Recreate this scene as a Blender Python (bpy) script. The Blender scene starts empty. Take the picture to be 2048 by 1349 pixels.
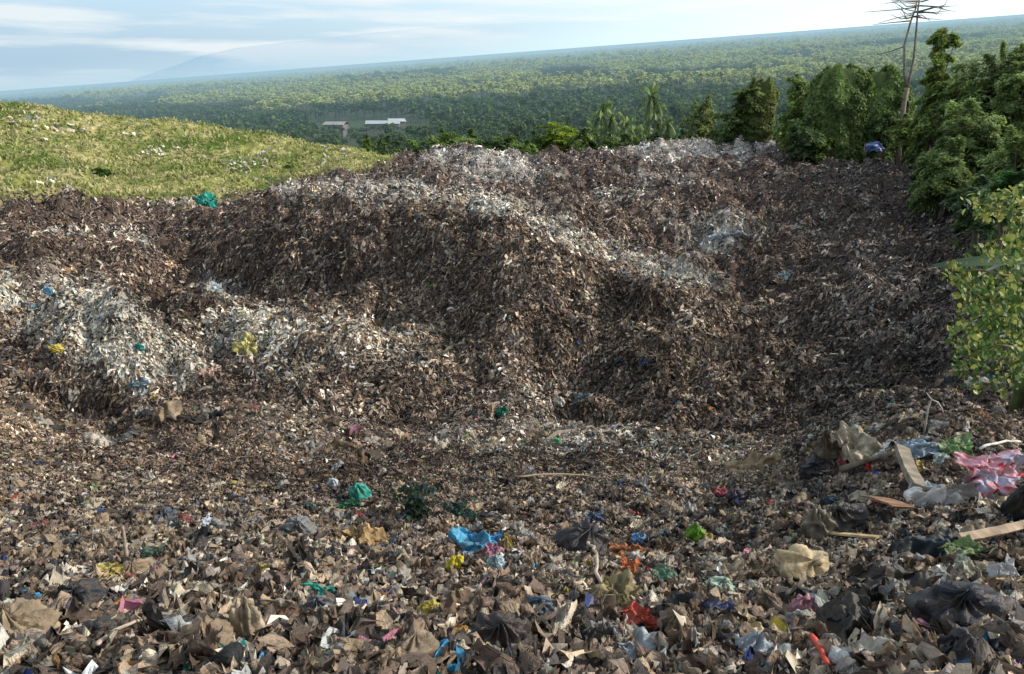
import bpy, math, random
import numpy as np
R = math.radians
rng = np.random.default_rng(7)
random.seed(7)
sc = bpy.context.scene
C = sc.collection

# ------------------------------------------------------------------ camera
FPX, CX, CY, PITCH = 1607.0, 1024.0, 674.5, R(16.4)
cp, sp = math.cos(PITCH), math.sin(PITCH)
cam = bpy.data.cameras.new('camera'); cam.lens = 36 * FPX / 2048; cam.sensor_width = 36
cam.clip_start = 0.1; cam.clip_end = 60000
co = bpy.data.objects.new('camera', cam); C.objects.link(co)
co.location = (0, 0, 0); co.rotation_euler = (R(90) - PITCH, 0, 0)
sc.camera = co

def at(u, v, Y):
    """world point on the sight line of photo pixel (u, v) at ground distance Y"""
    xn, yn = (u - CX) / FPX, (CY - v) / FPX
    dy = cp + yn * sp
    return np.array([xn / dy * Y, Y, (-sp + yn * cp) / dy * Y])
def proj(x, y, z):
    d = y * cp - z * sp
    d = np.maximum(d, 1e-3)
    return CX + FPX * x / d, CY - FPX * (y * sp + z * cp) / d

# ------------------------------------------------------------------ numpy noise
def _h(ix, iy, s):
    n = (ix.astype(np.int64) * 374761393 + iy.astype(np.int64) * 668265263 + s * 1442695041) & 0xffffffff
    n = ((n ^ (n >> 13)) * 1274126177) & 0xffffffff
    return ((n ^ (n >> 16)) & 0xffffff) / float(0xffffff)
def vnoise(x, y, s=0):
    ix, iy = np.floor(x), np.floor(y); fx, fy = x - ix, y - iy
    fx = fx * fx * (3 - 2 * fx); fy = fy * fy * (3 - 2 * fy)
    a = _h(ix, iy, s); b = _h(ix + 1, iy, s); c = _h(ix, iy + 1, s); d = _h(ix + 1, iy + 1, s)
    return (a + (b - a) * fx) * (1 - fy) + (c + (d - c) * fx) * fy
def fbm(x, y, o=4, s=0):
    t = 0; a = .5; n = 0
    for k in range(o):
        t = t + a * vnoise(x + 17 * k, y - 9 * k, s + k); n += a; a *= .5; x = x * 2.03; y = y * 2.03
    return t / n
def bill(x, y, o=3, s=0):       # rounded lumps with sharp creases
    t = 0; a = .5; n = 0
    for k in range(o):
        t = t + a * (1 - np.abs(2 * vnoise(x + 31 * k, y + 5 * k, s + k) - 1)) ** 1.0; n += a; a *= .5; x = x * 2.1; y = y * 2.1
    return 1 - t / n
def sstep(a, b, x):
    t = np.clip((x - a) / (b - a), 0, 1); return t * t * (3 - 2 * t)

# ------------------------------------------------------------------ landfill relief, surveyed along the photo's columns
prof = {
 -200: [(1349,2.0),(1200,3.2),(1100,4.8),(1000,7.5),(900,12),(800,18),(850,24),(760,30),(640,34),(555,37),(610,42),(560,47),(500,53),(440,58),(385,66),(330,74),(260,86),(208,100)],
 0: [(1349,2.0),(1200,3.2),(1100,4.8),(1000,7.5),(900,12),(803,18),(860,24),(790,29),(700,32.5),(640,34),(555,37),(620,42),(560,47),(500,53),(440,58),(385,66),(330,74),(260,86),(214,100)],
 60: [(1349,2.0),(1200,3.2),(1100,4.8),(1000,7.5),(900,12),(806,18),(865,24),(800,29),(740,31),(700,32.5),(640,35),(596,37),(630,41),(565,47),(500,53),(440,58),(385,66),(330,74),(260,86),(216,100)],
 120: [(1349,2.0),(1200,3.2),(1100,4.8),(1000,7.5),(900,12.2),(822,17.5),(880,23),(830,27),(790,30),(700,32),(640,34),(582,37),(625,42),(565,47),(500,53),(440,59),(390,67),(330,75),(265,88),(224,101)],
 200: [(1349,2.0),(1200,3.2),(1100,4.8),(1000,7.5),(930,11.5),(888,15),(915,20),(850,26),(795,29.5),(700,31.5),(640,33.5),(578,36.5),(625,42),(575,48),(500,55),(455,61),(402,69),(340,77),(275,91),(236,102)],
 280: [(1349,2.0),(1200,3.2),(1100,4.8),(1000,7.8),(940,11.5),(900,15),(850,20),(838,21.5),(865,25),(800,29.5),(700,31.5),(640,34),(585,37),(650,42),(585,48),(500,55),(460,62),(405,71),(345,79),(285,92),(241,102)],
 350: [(1349,2.0),(1200,3.2),(1100,4.8),(1000,7.8),(930,12),(870,16.5),(820,19.5),(850,25),(800,29),(730,32),(670,34),(630,36.5),(665,40),(600,45),(553,46.5),(595,54),(500,60),(455,65),(405,71),(345,79),(285,92),(245,102)],
 430: [(1349,2.0),(1200,3.2),(1100,4.8),(1000,7.8),(930,12),(870,16.5),(818,19.5),(845,25),(800,29),(740,32),(690,34),(645,37),(665,41),(610,45),(552,47),(600,54),(500,58),(440,61),(405,72),(350,80),(300,91),(252,102)],
 540: [(1349,2.1),(1200,3.3),(1100,4.9),(1040,6.5),(950,11),(900,14),(850,17.5),(818,20),(838,25),(785,29),(730,31.5),(670,34),(610,37),(650,43),(600,49),(510,53),(440,56),(430,60),(385,72),(400,79),(350,85),(300,93),(268,101)],
 620: [(1349,2.1),(1200,3.3),(1100,4.9),(1040,6.5),(960,11),(900,14.5),(850,18.5),(825,21.5),(838,26),(780,29.5),(720,32),(660,34.5),(625,37),(645,43),(590,48),(500,52),(430,56),(370,63),(385,74),(350,84),(310,91),(286,100)],
 700: [(1349,2.1),(1200,3.4),(1100,5.2),(1030,7.2),(960,12),(880,17.5),(840,22),(830,26),(760,30),(690,32.5),(640,35),(655,42),(590,47),(500,50),(430,53),(372,60),(385,70),(350,79),(318,88),(298,98)],
 800: [(1349,2.1),(1200,3.4),(1100,5.2),(1010,7.8),(950,12),(880,17.5),(845,22),(830,26.5),(760,30),(690,33),(655,35),(665,41),(600,45),(520,48),(450,51),(400,55),(365,61),(380,72),(345,80),(325,90),(330,100)],
 900: [(1349,2.2),(1200,3.5),(1100,5.5),(1000,8.5),(930,12.5),(880,17),(850,22),(830,27),(770,30),(720,32),(690,34),(690,39),(620,42),(540,44.5),(470,47),(425,51),(382,58),(400,69),(350,77),(320,85),(290,92)],
 1000: [(1349,2.2),(1200,3.6),(1100,5.6),(1000,8.5),(930,12),(880,16),(855,21),(838,27),(770,31),(700,34),(640,36.5),(560,39.5),(500,42.5),(460,46),(425,52),(392,60),(404,69),(355,78),(320,86),(298,93)],
 1100: [(1349,2.3),(1200,3.7),(1100,5.8),(1000,8.5),(930,11.5),(885,15),(860,18),(868,23),(840,28),(760,32),(680,34.5),(600,37),(530,40),(500,43),(465,50),(420,58),(404,69),(362,77),(328,86),(304,94)],
 1200: [(1349,2.3),(1200,3.8),(1100,5.9),(1000,8.6),(930,11.5),(885,14.8),(862,17.5),(880,22),(845,28),(770,31.5),(700,34),(630,36.5),(560,39),(535,42),(508,50),(450,60),(400,69),(358,78),(318,88),(298,95)],
 1300: [(1349,2.4),(1200,3.9),(1100,6),(1000,8.5),(930,11.2),(888,14),(915,18),(860,26.5),(800,29.5),(720,32),(650,34.5),(590,37.5),(570,42),(535,52),(492,58),(440,64),(380,72),(330,84),(283,96)],
 1400: [(1349,2.4),(1200,3.9),(1100,5.9),(1000,8.2),(930,10.5),(880,13),(915,17),(865,25),(800,29),(730,31.5),(660,34.5),(620,38),(600,46),(545,54),(510,58),(455,64),(390,72),(335,84),(278,98)],
 1500: [(1349,2.4),(1200,3.8),(1100,5.6),(1000,7.8),(930,10),(883,12),(925,16),(870,24),(800,28.5),(730,31.5),(690,34),(660,41),(600,48),(560,53),(470,60),(400,70),(340,82),(290,95),(266,102)],
 1600: [(1349,2.4),(1200,3.6),(1100,5.2),(1000,7.2),(930,9),(905,10.5),(930,14.5),(880,22),(810,27),(740,32),(660,39),(600,45),(520,54),(430,64),(360,78),(305,94),(284,102)],
 1700: [(1349,2.3),(1200,3.4),(1100,4.9),(1000,6.6),(930,8),(860,9.8),(833,10.8),(885,14.5),(860,19),(790,25),(700,32),(600,41),(500,52),(420,64),(350,80),(314,94),(306,103)],
 1850: [(1349,2.1),(1200,3.1),(1100,4.5),(1000,6),(930,7.2),(860,8.8),(826,9.8),(885,13.5),(840,18),(760,24),(650,32),(550,41),(450,53),(380,66),(330,82),(308,95),(302,105)],
 1950: [(1349,2),(1200,3),(1100,4.3),(1000,5.8),(930,7),(870,8.4),(848,9.2),(895,12.5),(810,18),(710,24),(600,32),(500,42),(420,54),(350,70),(315,88),(300,105)],
 2100: [(1349,2),(1200,3),(1100,4.3),(1000,5.7),(930,7),(880,8.5),(860,9.5),(830,13),(720,20),(600,28),(500,37),(420,48),(350,62),(305,80),(285,105)],
 2350: [(1349,2),(1100,4.2),(900,8),(760,13),(600,23),(480,35),(380,50),(300,75),(270,105)],
}
def fz(x, y):                  # volcano flank that carries the forest
    base = .049 * y + .071 * x - 30
    return base + 2.5 * (fbm(x / 220, y / 220, 3, 90) - .5) * np.clip(y / 300, 0, 4)
P_, Z_ = [], []
for u, L in prof.items():
    for v, Y in L:
        p = at(u, v, Y); P_.append((p[0] / Y, math.log(Y))); Z_.append(p[2])
    p = at(u, 300, 1.0)
    for Y, dz in ((122, 4.), (140, -3.)):
        a = p[0]; P_.append((a, math.log(Y))); Z_.append(float(fz(np.array(a * Y), np.array(float(Y)))) + dz)
    P_.append((at(u, 1349, 1)[0], math.log(1.3))); Z_.append(-1.62 + random.uniform(-.02, .02))
P_ = np.array(P_); Z_ = np.array(Z_)
S_ = np.array([1.0, .72]); Pk = P_ * S_
# interpolate the slope z/Y, which is smooth in these coordinates
val = Z_ / np.exp(P_[:, 1])
n = len(P_)
def kern(A, B):
    d = np.sqrt(((A[:, None, :] - B[None, :, :]) ** 2).sum(-1) + 1e-4); return d
A = np.zeros((n + 3, n + 3)); A[:n, :n] = kern(Pk, Pk) - np.eye(n) * 1e-4
A[:n, n] = 1; A[:n, n + 1:] = Pk; A[n, :n] = 1; A[n + 1:, :n] = Pk.T
w_ = np.linalg.solve(A, np.concatenate([val, np.zeros(3)]))
NA, NT = 1060, 1150
A0, A1, T0, T1 = -1.0, 1.05, math.log(1.25), math.log(140.)
ca = np.linspace(A0, A1, 170); ct = np.linspace(T0, T1, 240)
G = np.stack(np.meshgrid(ca, ct, indexing='ij'), -1).reshape(-1, 2) * S_
cz = np.concatenate([kern(G[i:i + 4000], Pk) @ w_[:n] for i in range(0, len(G), 4000)]) + w_[n] + G @ w_[n + 1:]
cz = cz.reshape(170, 240)
def bil(F, a, t):
    na, nt = F.shape
    x = np.clip((a - A0) / (A1 - A0) * (na - 1), 0, na - 1.001); y = np.clip((t - T0) / (T1 - T0) * (nt - 1), 0, nt - 1.001)
    i = x.astype(int); j = y.astype(int); fx = x - i; fy = y - j
    return (F[i, j] * (1 - fx) + F[i + 1, j] * fx) * (1 - fy) + (F[i, j + 1] * (1 - fx) + F[i + 1, j + 1] * fx) * fy
ga, gt = np.meshgrid(np.linspace(A0, A1, NA), np.linspace(T0, T1, NT), indexing='ij')
GY = np.exp(gt); GX = ga * GY
GZ0 = bil(cz, ga, gt) * GY
GU, GV = proj(GX, GY, GZ0)

# ------------------------------------------------------------------ what lies where, and painted shade (soft patches)
def ell(u, v, cu, cv, ru, rv, ang=0, soft=.45):
    c, s = math.cos(R(ang)), math.sin(R(ang)); du, dv = u - cu, v - cv
    d = np.sqrt(((du * c + dv * s) / ru) ** 2 + ((-du * s + dv * c) / rv) ** 2)
    return 1 - sstep(1 - soft, 1 + soft, d)
WHITE = [(1790,862,170,36,0,.45),(1420,905,150,22,0,.35),(215,660,150,85,25,.95),(120,640,70,60,0,.9),(20,590,35,40,0,.9),(440,572,45,22,12,.7),(500,660,110,45,-8,.85),(350,730,60,45,0,.8),
 (560,740,60,30,0,.5),(760,690,160,50,8,.35),(790,378,150,18,3,.8),(600,378,60,12,0,.6),(960,318,110,24,4,.85),(1400,290,160,26,-3,.95),(1500,278,70,18,0,.95),
 (1000,412,120,22,14,.85),(1170,482,120,24,20,.8),(1330,535,120,26,20,.85),(1000,340,110,20,0,.6),(700,385,120,16,5,.6),(1440,465,70,22,-22,.85),(1540,460,50,10,-10,.6),
 (1230,378,80,12,0,.6),(1350,350,90,10,0,.5),(160,462,80,14,0,.55),(270,470,55,18,8,.6),(370,398,80,10,0,.5),(1050,880,170,26,-2,.6),
 (1230,870,120,20,4,.6),(620,850,90,60,0,.22),(1040,790,80,60,0,.25),(1400,440,50,10,-15,.5),(1090,420,60,12,15,.5),(1390,420,120,14,0,.3)]
TAN = [(780,680,190,55,10,.7),(470,860,120,50,0,.35),(1330,700,170,26,42,.6),(1150,560,200,22,30,.5),(40,870,130,70,25,.55),(1420,930,180,50,0,.5),(1800,880,150,50,0,.7),
 (1450,610,140,14,25,.4),(1540,590,40,12,0,.5),(1430,700,40,90,-30,.5),(930,480,110,60,20,.3)]
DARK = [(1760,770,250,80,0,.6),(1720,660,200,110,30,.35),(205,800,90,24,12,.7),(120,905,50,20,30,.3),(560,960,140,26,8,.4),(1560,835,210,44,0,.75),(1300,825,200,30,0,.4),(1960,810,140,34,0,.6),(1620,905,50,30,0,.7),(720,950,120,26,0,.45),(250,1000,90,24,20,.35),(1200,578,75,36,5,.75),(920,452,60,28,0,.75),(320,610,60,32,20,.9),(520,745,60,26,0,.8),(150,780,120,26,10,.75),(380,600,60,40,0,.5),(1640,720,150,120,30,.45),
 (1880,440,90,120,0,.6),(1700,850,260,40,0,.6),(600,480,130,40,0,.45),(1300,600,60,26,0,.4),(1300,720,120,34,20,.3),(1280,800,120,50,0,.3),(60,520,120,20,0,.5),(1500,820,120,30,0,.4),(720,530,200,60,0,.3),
 (230,970,40,20,0,.4),(700,900,80,30,0,.3),(1180,360,100,14,0,.5),(1330,385,80,12,0,.4)]  # shade of hollows, heap undersides and the valley, painted as darker colour
BL = [(0,398),(120,382),(200,398),(350,402),(480,392),(560,368),(650,348),(770,330),(800,318)]
def baseline(u): return np.interp(u, [b[0] for b in BL], [b[1] for b in BL], left=400, right=-1e4)
def masks(x, y, z):
    u, v = proj(x, y, z)
    k = vnoise(x * .35, y * .35, 3) - .5; k2 = vnoise(x * .9 + 5, y * .9, 4) - .5
    uu, vv = u + 60 * k + 26 * k2, v + 26 * k2 + 16 * k
    def mx(LL):
        m = 0 * u
        for e in LL: m = np.maximum(m, ell(uu, vv, *e[:5]) * e[5])
        return m
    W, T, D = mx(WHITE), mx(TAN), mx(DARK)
    pt_ = sstep(.36, .56, fbm(x / 1.1, y / 1.4, 3, 321)); W = np.minimum(W * np.where(y > 9, .62 + .55 * pt_, 1), 1)
    gr = sstep(-6, 10, baseline(u) + 14 * k2 - v) * sstep(62, 66, y) * (u < 790)
    gr = np.maximum(gr, sstep(106, 112, y + 6 * k))
    gr = np.maximum(gr, sstep(1905, 1990, u + 40 * k) * sstep(22, 30, y) * .8)
    return u, v, W, T, D, gr
GU, GV, MW, MT, MD, MG = masks(GX, GY, GZ0)
# relief detail
amp = np.interp(GY, [1.2, 4, 9, 16, 30, 60, 100, 140], [.03, .07, .2, .5, .8, 1.0, .9, .3]) * (1 - .72 * MG)
big = .55 * bill(GX / 9.0, GY / 8.0, 2, 13) + .6 * bill(GX / 4.4, GY / 5.0, 3, 11) - .52
mid = bill(GX / 1.7 + 3, GY / 1.9, 3, 21) - .45
sml = fbm(GX / .5, GY / .5, 3, 31) - .5
fine = fbm(GX / .13, GY / .13, 2, 41) - .5
GZ = GZ0 + amp * 2.6 * big * sstep(9, 22, GY) + amp * 1.7 * mid * sstep(3, 12, GY) + np.minimum(amp, .45) * .8 * sml + np.interp(GY, [1, 10, 40, 140], [.06, .07, .12, .2]) * fine * (1 - .5 * MG)
GZ += .16 * (bill(GX / .75, GY / .8, 2, 55) - .5) * (1 - sstep(8, 16, GY)) * sstep(1.6, 3.0, GY)
GZ += .38 * ell(GU, GV, 1790, 880, 190, 60, 0, .6) * (GY < 13) * sstep(6.2, 8.2, GY) * (1 - sstep(10.5, 12.5, GY))
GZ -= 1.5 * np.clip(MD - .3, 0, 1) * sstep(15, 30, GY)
GH = GZ / GY
def hgt(x, y):
    return bil(GH, x / y, np.log(y)) * y
def nrm(x, y, e=None):
    e = np.maximum(.06, y * .01)
    zx = (hgt(x + e, y) - hgt(x - e, y)) / (2 * e); zy = (hgt(x, y + e) - hgt(x, y - e)) / (2 * e)
    N = np.stack([-zx, -zy, np.ones_like(zx)], -1); return N / np.linalg.norm(N, axis=-1, keepdims=True)
_ys = np.exp(np.linspace(T0 + .02, T1 - .02, 3500))
def hit(u, v):
    p = at(u, v, 1.0); x = p[0] * _ys; z = p[2] * _ys; h = hgt(x, _ys)
    k = np.argmax(h > z)
    if h[k] <= z[k]: k = len(_ys) - 1
    return np.array([x[k], _ys[k], h[k]])
def px(p, n):                  # metres spanned by n photo pixels at point p
    return n * (p[1] * cp - p[2] * sp) / FPX

# ------------------------------------------------------------------ helpers for meshes and objects
def mesh(name, V, F, mat, cols=None, smooth=True, puv=None):
    me = bpy.data.meshes.new(name)
    V = np.ascontiguousarray(V, dtype=np.float32); F = np.ascontiguousarray(F, dtype=np.int32)
    k = F.shape[1]
    me.vertices.add(len(V)); me.vertices.foreach_set('co', V.ravel())
    me.loops.add(F.size); me.loops.foreach_set('vertex_index', F.ravel())
    me.polygons.add(len(F)); me.polygons.foreach_set('loop_start', np.arange(0, F.size, k, dtype=np.int32))
    me.polygons.foreach_set('loop_total', np.full(len(F), k, dtype=np.int32))
    me.polygons.foreach_set('use_smooth', np.full(len(F), smooth, dtype=bool))
    if cols is not None:
        at_ = me.color_attributes.new('col', 'FLOAT_COLOR', 'POINT')
        c4 = np.ones((len(V), 4), dtype=np.float32); c4[:, :3] = cols; at_.data.foreach_set('color', c4.ravel())
    if puv is not None:
        a_ = me.attributes.new('puv', 'FLOAT_VECTOR', 'POINT'); a_.data.foreach_set('vector', np.ascontiguousarray(puv, dtype=np.float32).ravel())
    me.materials.append(mat); me.update(); me.validate()
    return me
def obj(name, me, parent=None, loc=None, label=None, cat=None, group=None, kind=None):
    o = bpy.data.objects.new(name, me); C.objects.link(o)
    if parent: o.parent = parent
    if loc is not None: o.location = loc
    if label: o['label'] = label
    if cat: o['category'] = cat
    if group: o['group'] = group
    if kind: o['kind'] = kind
    return o
def grid_faces(m, n, off=0):
    i, j = np.meshgrid(np.arange(m - 1), np.arange(n - 1), indexing='ij'); a = (i * n + j).ravel() + off
    return np.stack([a, a + n, a + n + 1, a + 1], -1)

class NT_:
    def __init__(s, name):
        s.m = bpy.data.materials.new(name); s.m.use_nodes = True; s.t = s.m.node_tree; s.t.nodes.clear()
        s.out = s.t.nodes.new('ShaderNodeOutputMaterial')
    def n(s, t, **k):
        o = s.t.nodes.new(t)
        for a, b in k.items():
            if a.startswith('i_'): o.inputs[a[2:].replace('_', ' ')].default_value = b
            else: setattr(o, a, b)
        return o
    def l(s, a, b): s.t.links.new(a, b)
def ramp(nt, fac, stops):
    r = nt.n('ShaderNodeValToRGB'); e = r.color_ramp.elements
    while len(e) < len(stops): e.new(.5)
    for q, (p, c) in zip(e, stops): q.position = p; q.color = (*c, 1) if len(c) == 3 else c
    nt.l(fac, r.inputs[0]); return r.outputs[0]
def mixc(nt, a, b, f, mode='MULTIPLY'):
    m = nt.n('ShaderNodeMix', data_type='RGBA', blend_type=mode)
    for s, i in ((a, 6), (b, 7), (f, 0)):
        if hasattr(s, 'links'): nt.l(s, m.inputs[i])
        else: m.inputs[i].default_value = s if i == 0 else (*s, 1)
    return m.outputs[2]

def mat_attr(name, rough=.6, spec=.3, nscale=14, lo=.45, hi=1.25, bump=.25, bscale=30, base=None, transl=0., sheen=0, bdist=.02, pleat=0., pd=.01):
    nt = NT_(name)
    if base is None:
        a = nt.n('ShaderNodeAttribute', attribute_name='col').outputs['Color']
    else:
        a = nt.n('ShaderNodeRGB'); a.outputs[0].default_value = (*base, 1); a = a.outputs[0]
    tc = nt.n('ShaderNodeTexCoord').outputs['Object']
    n1 = nt.n('ShaderNodeTexNoise', i_Scale=nscale, i_Detail=5., i_Roughness=.62); nt.l(tc, n1.inputs['Vector'])
    c = mixc(nt, a, ramp(nt, n1.outputs[0], [(.3, (lo, lo, lo * .95)), (.68, (hi, hi, hi))]), 1.0)
    b = nt.n('ShaderNodeBsdfPrincipled', i_Roughness=rough); b.inputs['Specular IOR Level'].default_value = spec
    nt.l(c, b.inputs['Base Color'])
    if pleat:                    # fold shade and dirt streaks painted along each scrap, with fold bumps
        pv = nt.n('ShaderNodeAttribute', attribute_name='puv').outputs['Vector']
        mpn = nt.n('ShaderNodeMapping'); mpn.inputs['Scale'].default_value = (1.0, 4.5, 1); nt.l(pv, mpn.inputs[0])
        n3 = nt.n('ShaderNodeTexNoise', i_Scale=pleat, i_Detail=3., i_Roughness=.6, i_Distortion=.6); nt.l(mpn.outputs[0], n3.inputs['Vector'])
        c = mixc(nt, c, ramp(nt, n3.outputs[0], [(.36, (.34, .30, .26)), (.5, (.85, .82, .78)), (.64, (1.45, 1.43, 1.4))]), 1.0)
    n2 = nt.n('ShaderNodeTexNoise', i_Scale=bscale, i_Detail=4., i_Roughness=.65); nt.l(tc, n2.inputs['Vector'])
    bp = nt.n('ShaderNodeBump', i_Strength=bump, i_Distance=bdist); nt.l(n2.outputs[0], bp.inputs['Height'])
    if pleat: b3 = nt.n('ShaderNodeBump', i_Strength=1., i_Distance=pd); nt.l(n3.outputs[0], b3.inputs['Height']); nt.l(b3.outputs[0], bp.inputs['Normal'])
    nt.l(bp.outputs[0], b.inputs['Normal'])
    sh = b.outputs[0]
    if transl:
        t = nt.n('ShaderNodeBsdfTranslucent'); nt.l(c, t.inputs[0]); mx = nt.n('ShaderNodeMixShader'); mx.inputs[0].default_value = transl
        nt.l(sh, mx.inputs[1]); nt.l(t.outputs[0], mx.inputs[2]); sh = mx.outputs[0]
    nt.l(sh, nt.out.inputs[0]); return nt.m
M_ground = mat_attr('waste_ground', .95, .1, 6, .5, 1.3, .9, 12, bdist=.12)
M_litter = mat_attr('litter', .6, .3, 5, .5, 1.3, .5, 60, transl=.10, pleat=14., pd=.03)
M_far = mat_attr('shredded_waste', .75, .2, 2, .6, 1.35, .2, 8, transl=.1, pleat=5., pd=.08)
M_cloth = mat_attr('soiled_cloth', .9, .1, 12, .5, 1.2, .5, 90)
M_wood = mat_attr('weathered_wood', .85, .15, 8, .55, 1.2, .5, 40)
M_leaf = mat_attr('leaves', .5, .3, 1.2, .6, 1.3, .0, 10, transl=.38)
M_leafd = mat_attr('dark_leaves', .6, .25, .6, .7, 1.3, .0, 10, transl=.4)
M_grass = mat_attr('grass', .8, .1, .4, .7, 1.25, .0, 10, transl=.3)
M_bark = mat_attr('bark', .95, .1, 3, .5, 1.3, .6, 12)
M_roof = mat_attr('roofing', .6, .3, .3, .8, 1.1, .0, 2)

# ------------------------------------------------------------------ landfill ground sheet
def lerp(a, b, f): return a + (b - a) * f[..., None]
c = np.zeros((NA, NT, 3)); c[:] = (.11, .076, .062)
nz = fbm(GX / .9, GY / .9, 4, 71); nz2 = fbm(GX / .28, GY / .28, 3, 72)
c = lerp(c, np.array([.20, .15, .11]), MT); c = lerp(c, np.array([.42, .39, .35]), MW)
c = lerp(c, np.array([.03, .026, .023]), MD)  # shade of the DARK patches painted into the ground colour
right = sstep(1500, 1750, GU) * sstep(14, 24, GY)
c = lerp(c, np.array([.085, .07, .06]), right * .6)  # tree shade over the right valley painted into the ground colour
gcol = lerp(lerp(np.zeros_like(c) + (.24, .25, .07), np.array([.42, .37, .18]), sstep(.4, .65, nz)), np.array([.10, .15, .03]), sstep(.55, .75, fbm(GX / 4, GY / 4, 3, 5)))
c = lerp(c, gcol, MG)
c *= (.45 + 1.1 * nz2)[..., None]
c[GY < 14] *= .6
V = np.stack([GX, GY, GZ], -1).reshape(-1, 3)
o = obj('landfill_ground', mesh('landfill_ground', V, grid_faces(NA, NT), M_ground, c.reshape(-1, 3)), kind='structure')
del V, c, gcol, nz, nz2

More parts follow.
